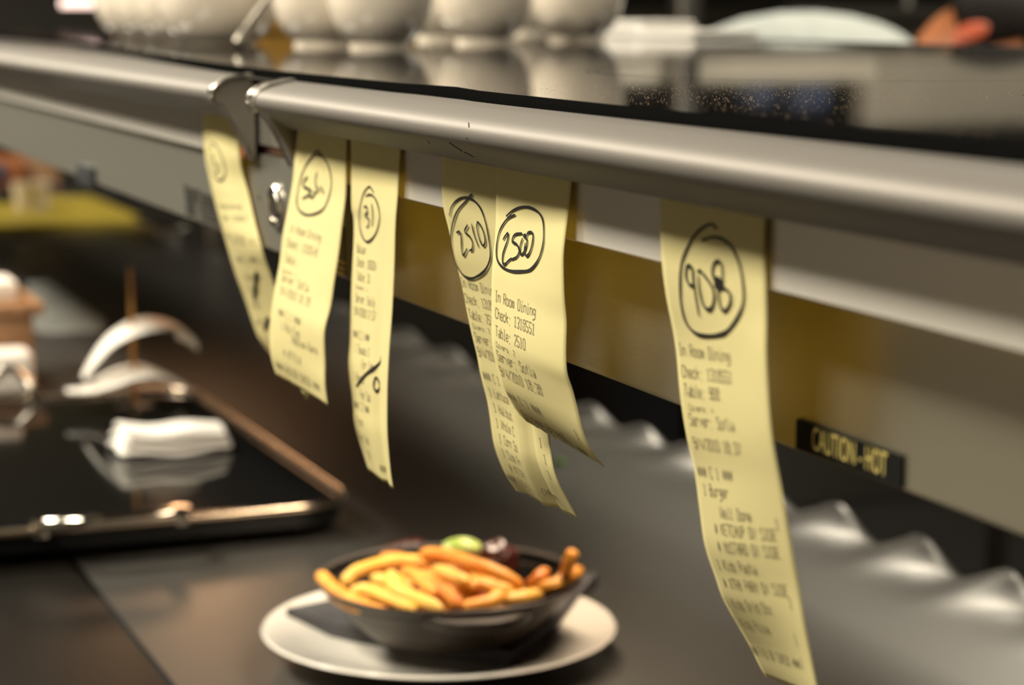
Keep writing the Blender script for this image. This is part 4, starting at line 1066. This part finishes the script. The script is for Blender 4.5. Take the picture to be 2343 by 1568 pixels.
# ---------------------------------------------------------------- person stooping behind the shelf
def person():
    d0 = 3.1
    c = ond(1885, 40, d0); gx, gy = c.x, c.y
    right = Vector((Rv.x, Rv.y, 0)).normalized(); fwd = Vector((Fv.x, Fv.y, 0)).normalized()
    base = Vector((gx, gy, 0))+fwd*.10
    def pt(r, f, z): return base+right*r+fwd*f+Vector((0, 0, z))
    t = thing('person', 'person in a pale blue-grey shirt stooping behind the shelf, head down to the right', 'person', (base.x, base.y, 0))
    def skin(name, verts, edges, m, parent, lv=2):
        me = bpy.data.meshes.new(name); me.from_pydata([v[0] for v in verts], edges, [])
        o = bpy.data.objects.new(name, me); C.objects.link(o); o.parent = parent; o.matrix_parent_inverse = Matrix.Translation(-parent_loc(parent)) if parent.type == 'EMPTY' else Matrix.Identity(4)
        sk = o.modifiers.new('skin', 'SKIN'); sk.use_smooth_shade = True
        for i, v in enumerate(verts):
            r = v[1]; r = r if isinstance(r, tuple) else (r, r); me.skin_vertices[0].data[i].radius = r
        me.skin_vertices[0].data[0].use_root = True
        s = o.modifiers.new('sub', 'SUBSURF'); s.levels = lv; s.render_levels = lv
        me.materials.append(m); return o
    # body
    V = [(pt(-.30,0,.92),.12),(pt(-.20,.0,1.06),.13),(pt(-.08,0,1.15),.135),(pt(.04,0,1.20),.13),(pt(.12,0,1.22),.08),(pt(.18,0,1.235),.052),
         (pt(-.30,-.09,.86),.09),(pt(-.26,-.09,.48),.062),(pt(-.30,-.09,.09),.042),(pt(-.20,-.10,.035),.035),
         (pt(-.30,.10,.86),.09),(pt(-.26,.10,.48),.062),(pt(-.30,.10,.09),.042),(pt(-.20,.11,.035),.035),
         (pt(.08,-.19,1.17),.058),(pt(.14,-.22,.95),.042),(pt(.30,-.16,.86),.032),(pt(.36,-.14,.84),.028),
         (pt(.08,.19,1.17),.058),(pt(.14,.22,.95),.042),(pt(.30,.16,.86),.032),(pt(.36,.14,.84),.028)]
    E_ = [(0,1),(1,2),(2,3),(3,4),(4,5),(0,6),(6,7),(7,8),(8,9),(0,10),(10,11),(11,12),(12,13),(3,14),(14,15),(15,16),(16,17),(3,18),(18,19),(19,20),(20,21)]
    skin('body', V, E_, M_skin, t)
    # shirt: a little larger than the trunk, with sleeves
    V = [(pt(-.26,0,1.00),(.145,.16)),(pt(-.17,0,1.105),(.145,.17)),(pt(-.06,0,1.190),(.15,.18)),(pt(.05,0,1.205),(.13,.15)),(pt(.15,0,1.212),(.105,.11)),
         (pt(.07,-.19,1.185),.085),(pt(.12,-.23,1.02),.07),(pt(.07,.19,1.185),.085),(pt(.12,.23,1.02),.07)]
    skin('shirt', V, [(0,1),(1,2),(2,3),(3,4),(3,5),(5,6),(3,7),(7,8)], M_shirt, t)
    V = [(pt(-.30,0,.90),.15),(pt(-.30,-.09,.84),.11),(pt(-.26,-.09,.48),.08),(pt(-.30,-.09,.10),.062),(pt(-.30,.10,.84),.11),(pt(-.26,.10,.48),.08),(pt(-.30,.10,.10),.062)]
    skin('trousers', V, [(0,1),(1,2),(2,3),(0,4),(4,5),(5,6)], M_apron, t)
    # head: shaped sphere, face turned down
    b = NB(); bmesh.ops.create_uvsphere(b, u_segments=36, v_segments=24, radius=1)
    for v in b.verts:
        x, y, z = v.co
        sx = .075*(1-.14*max(0, -z)); nose = .020*math.exp(-((x/.16)**2+((z+.12)/.16)**2)) if y < -.5 else 0
        eye = -.006*math.exp(-(((abs(x)-.38)/.16)**2+((z-.02)/.12)**2)) if y < -.5 else 0
        mouth = .004*math.exp(-((x/.3)**2+((z+.48)/.08)**2)) if y < -.3 else 0
        v.co = Vector((x*sx, y*.093-nose-eye-mouth, z*.112))
    hc = pt(.255, .0, 1.262)
    # head axes: crown points right and slightly down, face points down
    zax = (right*.80+Vector((0,0,.22))+fwd*-.15).normalized(); yax = (Vector((0,0,1))+right*-.1 + fwd*.55).normalized(); xax = yax.cross(zax).normalized(); yax = zax.cross(xax)
    HM = Matrix((( xax.x, yax.x, zax.x, hc.x), (xax.y, yax.y, zax.y, hc.y), (xax.z, yax.z, zax.z, hc.z), (0,0,0,1)))
    bmesh.ops.transform(b, matrix=HM, verts=b.verts[:]); head = obj('head', b, M_skin, t)
    for s in (-1, 1):
        b = NB(); bmesh.ops.create_uvsphere(b, u_segments=14, v_segments=10, radius=1)
        bmesh.ops.transform(b, matrix=HM @ Matrix.Translation((s*.076, .008, -.010)) @ Matrix.Diagonal((.010,.018,.030,1)), verts=b.verts[:]); obj('ear', b, mat('ear_skin', (.55,.10,.04,1), .5, sss=.2), head)
    b = NB(); bmesh.ops.create_uvsphere(b, u_segments=32, v_segments=24, radius=1)
    dele = []
    for v in b.verts:
        x, y, z = v.co
        if (y < -.25 and z < .45) or z < -.35: dele.append(v)
        v.co = Vector((x*.083, y*.101+.003, z*.120))
    bmesh.ops.delete(b, geom=dele, context='VERTS')
    bmesh.ops.transform(b, matrix=HM, verts=b.verts[:]); h = obj('hair', b, M_hair, head); md = h.modifiers.new('thick', 'SOLIDIFY'); md.thickness = .006
    for s in (-1, 1):
        b = NB(); tube(b, [pt(-.33, s*.095, .03), pt(-.26, s*.095, .045), pt(-.16, s*.10, .035)], [.045,.045,.036], 14, flat=.75); obj('shoe', b, M_dark, t)
    # hands with five fingers on a small prep board
    for s in (-1, 1):
        w = pt(.37, s*.135, .835); HV = [(w,.024),(w+right*.05,.027)]; HE = [(0,1)]
        for k_ in range(4):
            o_ = (k_-1.5)*.019; L_ = (.062,.072,.066,.052)[k_]
            a = len(HV); HV += [(w+right*.085+fwd*o_+Vector((0,0,-.004)),.010),(w+right*(.085+L_*.55)+fwd*o_*1.15+Vector((0,0,-.014)),.0085),(w+right*(.085+L_)+fwd*o_*1.2+Vector((0,0,-.032)),.0075)]
            HE += [(1,a),(a,a+1),(a+1,a+2)]
        a = len(HV); HV += [(w+right*.035+fwd*(-s*.034),.011),(w+right*.065+fwd*(-s*.052)+Vector((0,0,-.012)),.009)]; HE += [(0,a),(a,a+1)]
        skin('hand', HV, HE, M_skin, t, 1)
person()
# low prep table the person works at
def prep_table():
    d0 = 3.1; c = ond(1900, 60, d0); right = Vector((Rv.x, Rv.y, 0)).normalized(); fwd = Vector((Fv.x, Fv.y, 0)).normalized()
    o_ = Vector((c.x, c.y, 0))+fwd*.1+right*.75
    t = thing('prep_table', 'steel prep table in front of the stooping person', 'table', o_)
    M_ = Matrix.Translation(o_) @ Matrix.Rotation(math.atan2(right.y, right.x), 4, 'Z')
    b = NB(); box(b, -.42, .45, -.4, .4, .74, .78, .004, M_); obj('tabletop', b, M_steel, t)
    for sx in (-.38, .41):
        for sy in (-.36, .36):
            b = NB(); p = M_ @ Vector((sx, sy, 0)); tube(b, [p, p+Vector((0,0,.74))], .02, 12); obj('leg', b, M_steel, t)
prep_table()

# ---------------------------------------------------------------- world
w = bpy.data.worlds.new('kitchen_ambient'); S.world = w; w.use_nodes = True
w.node_tree.nodes['Background'].inputs[0].default_value = (.95,.88,.72,1); w.node_tree.nodes['Background'].inputs[1].default_value = .12
S.cycles.use_denoising = True
S.cycles.max_bounces = 8
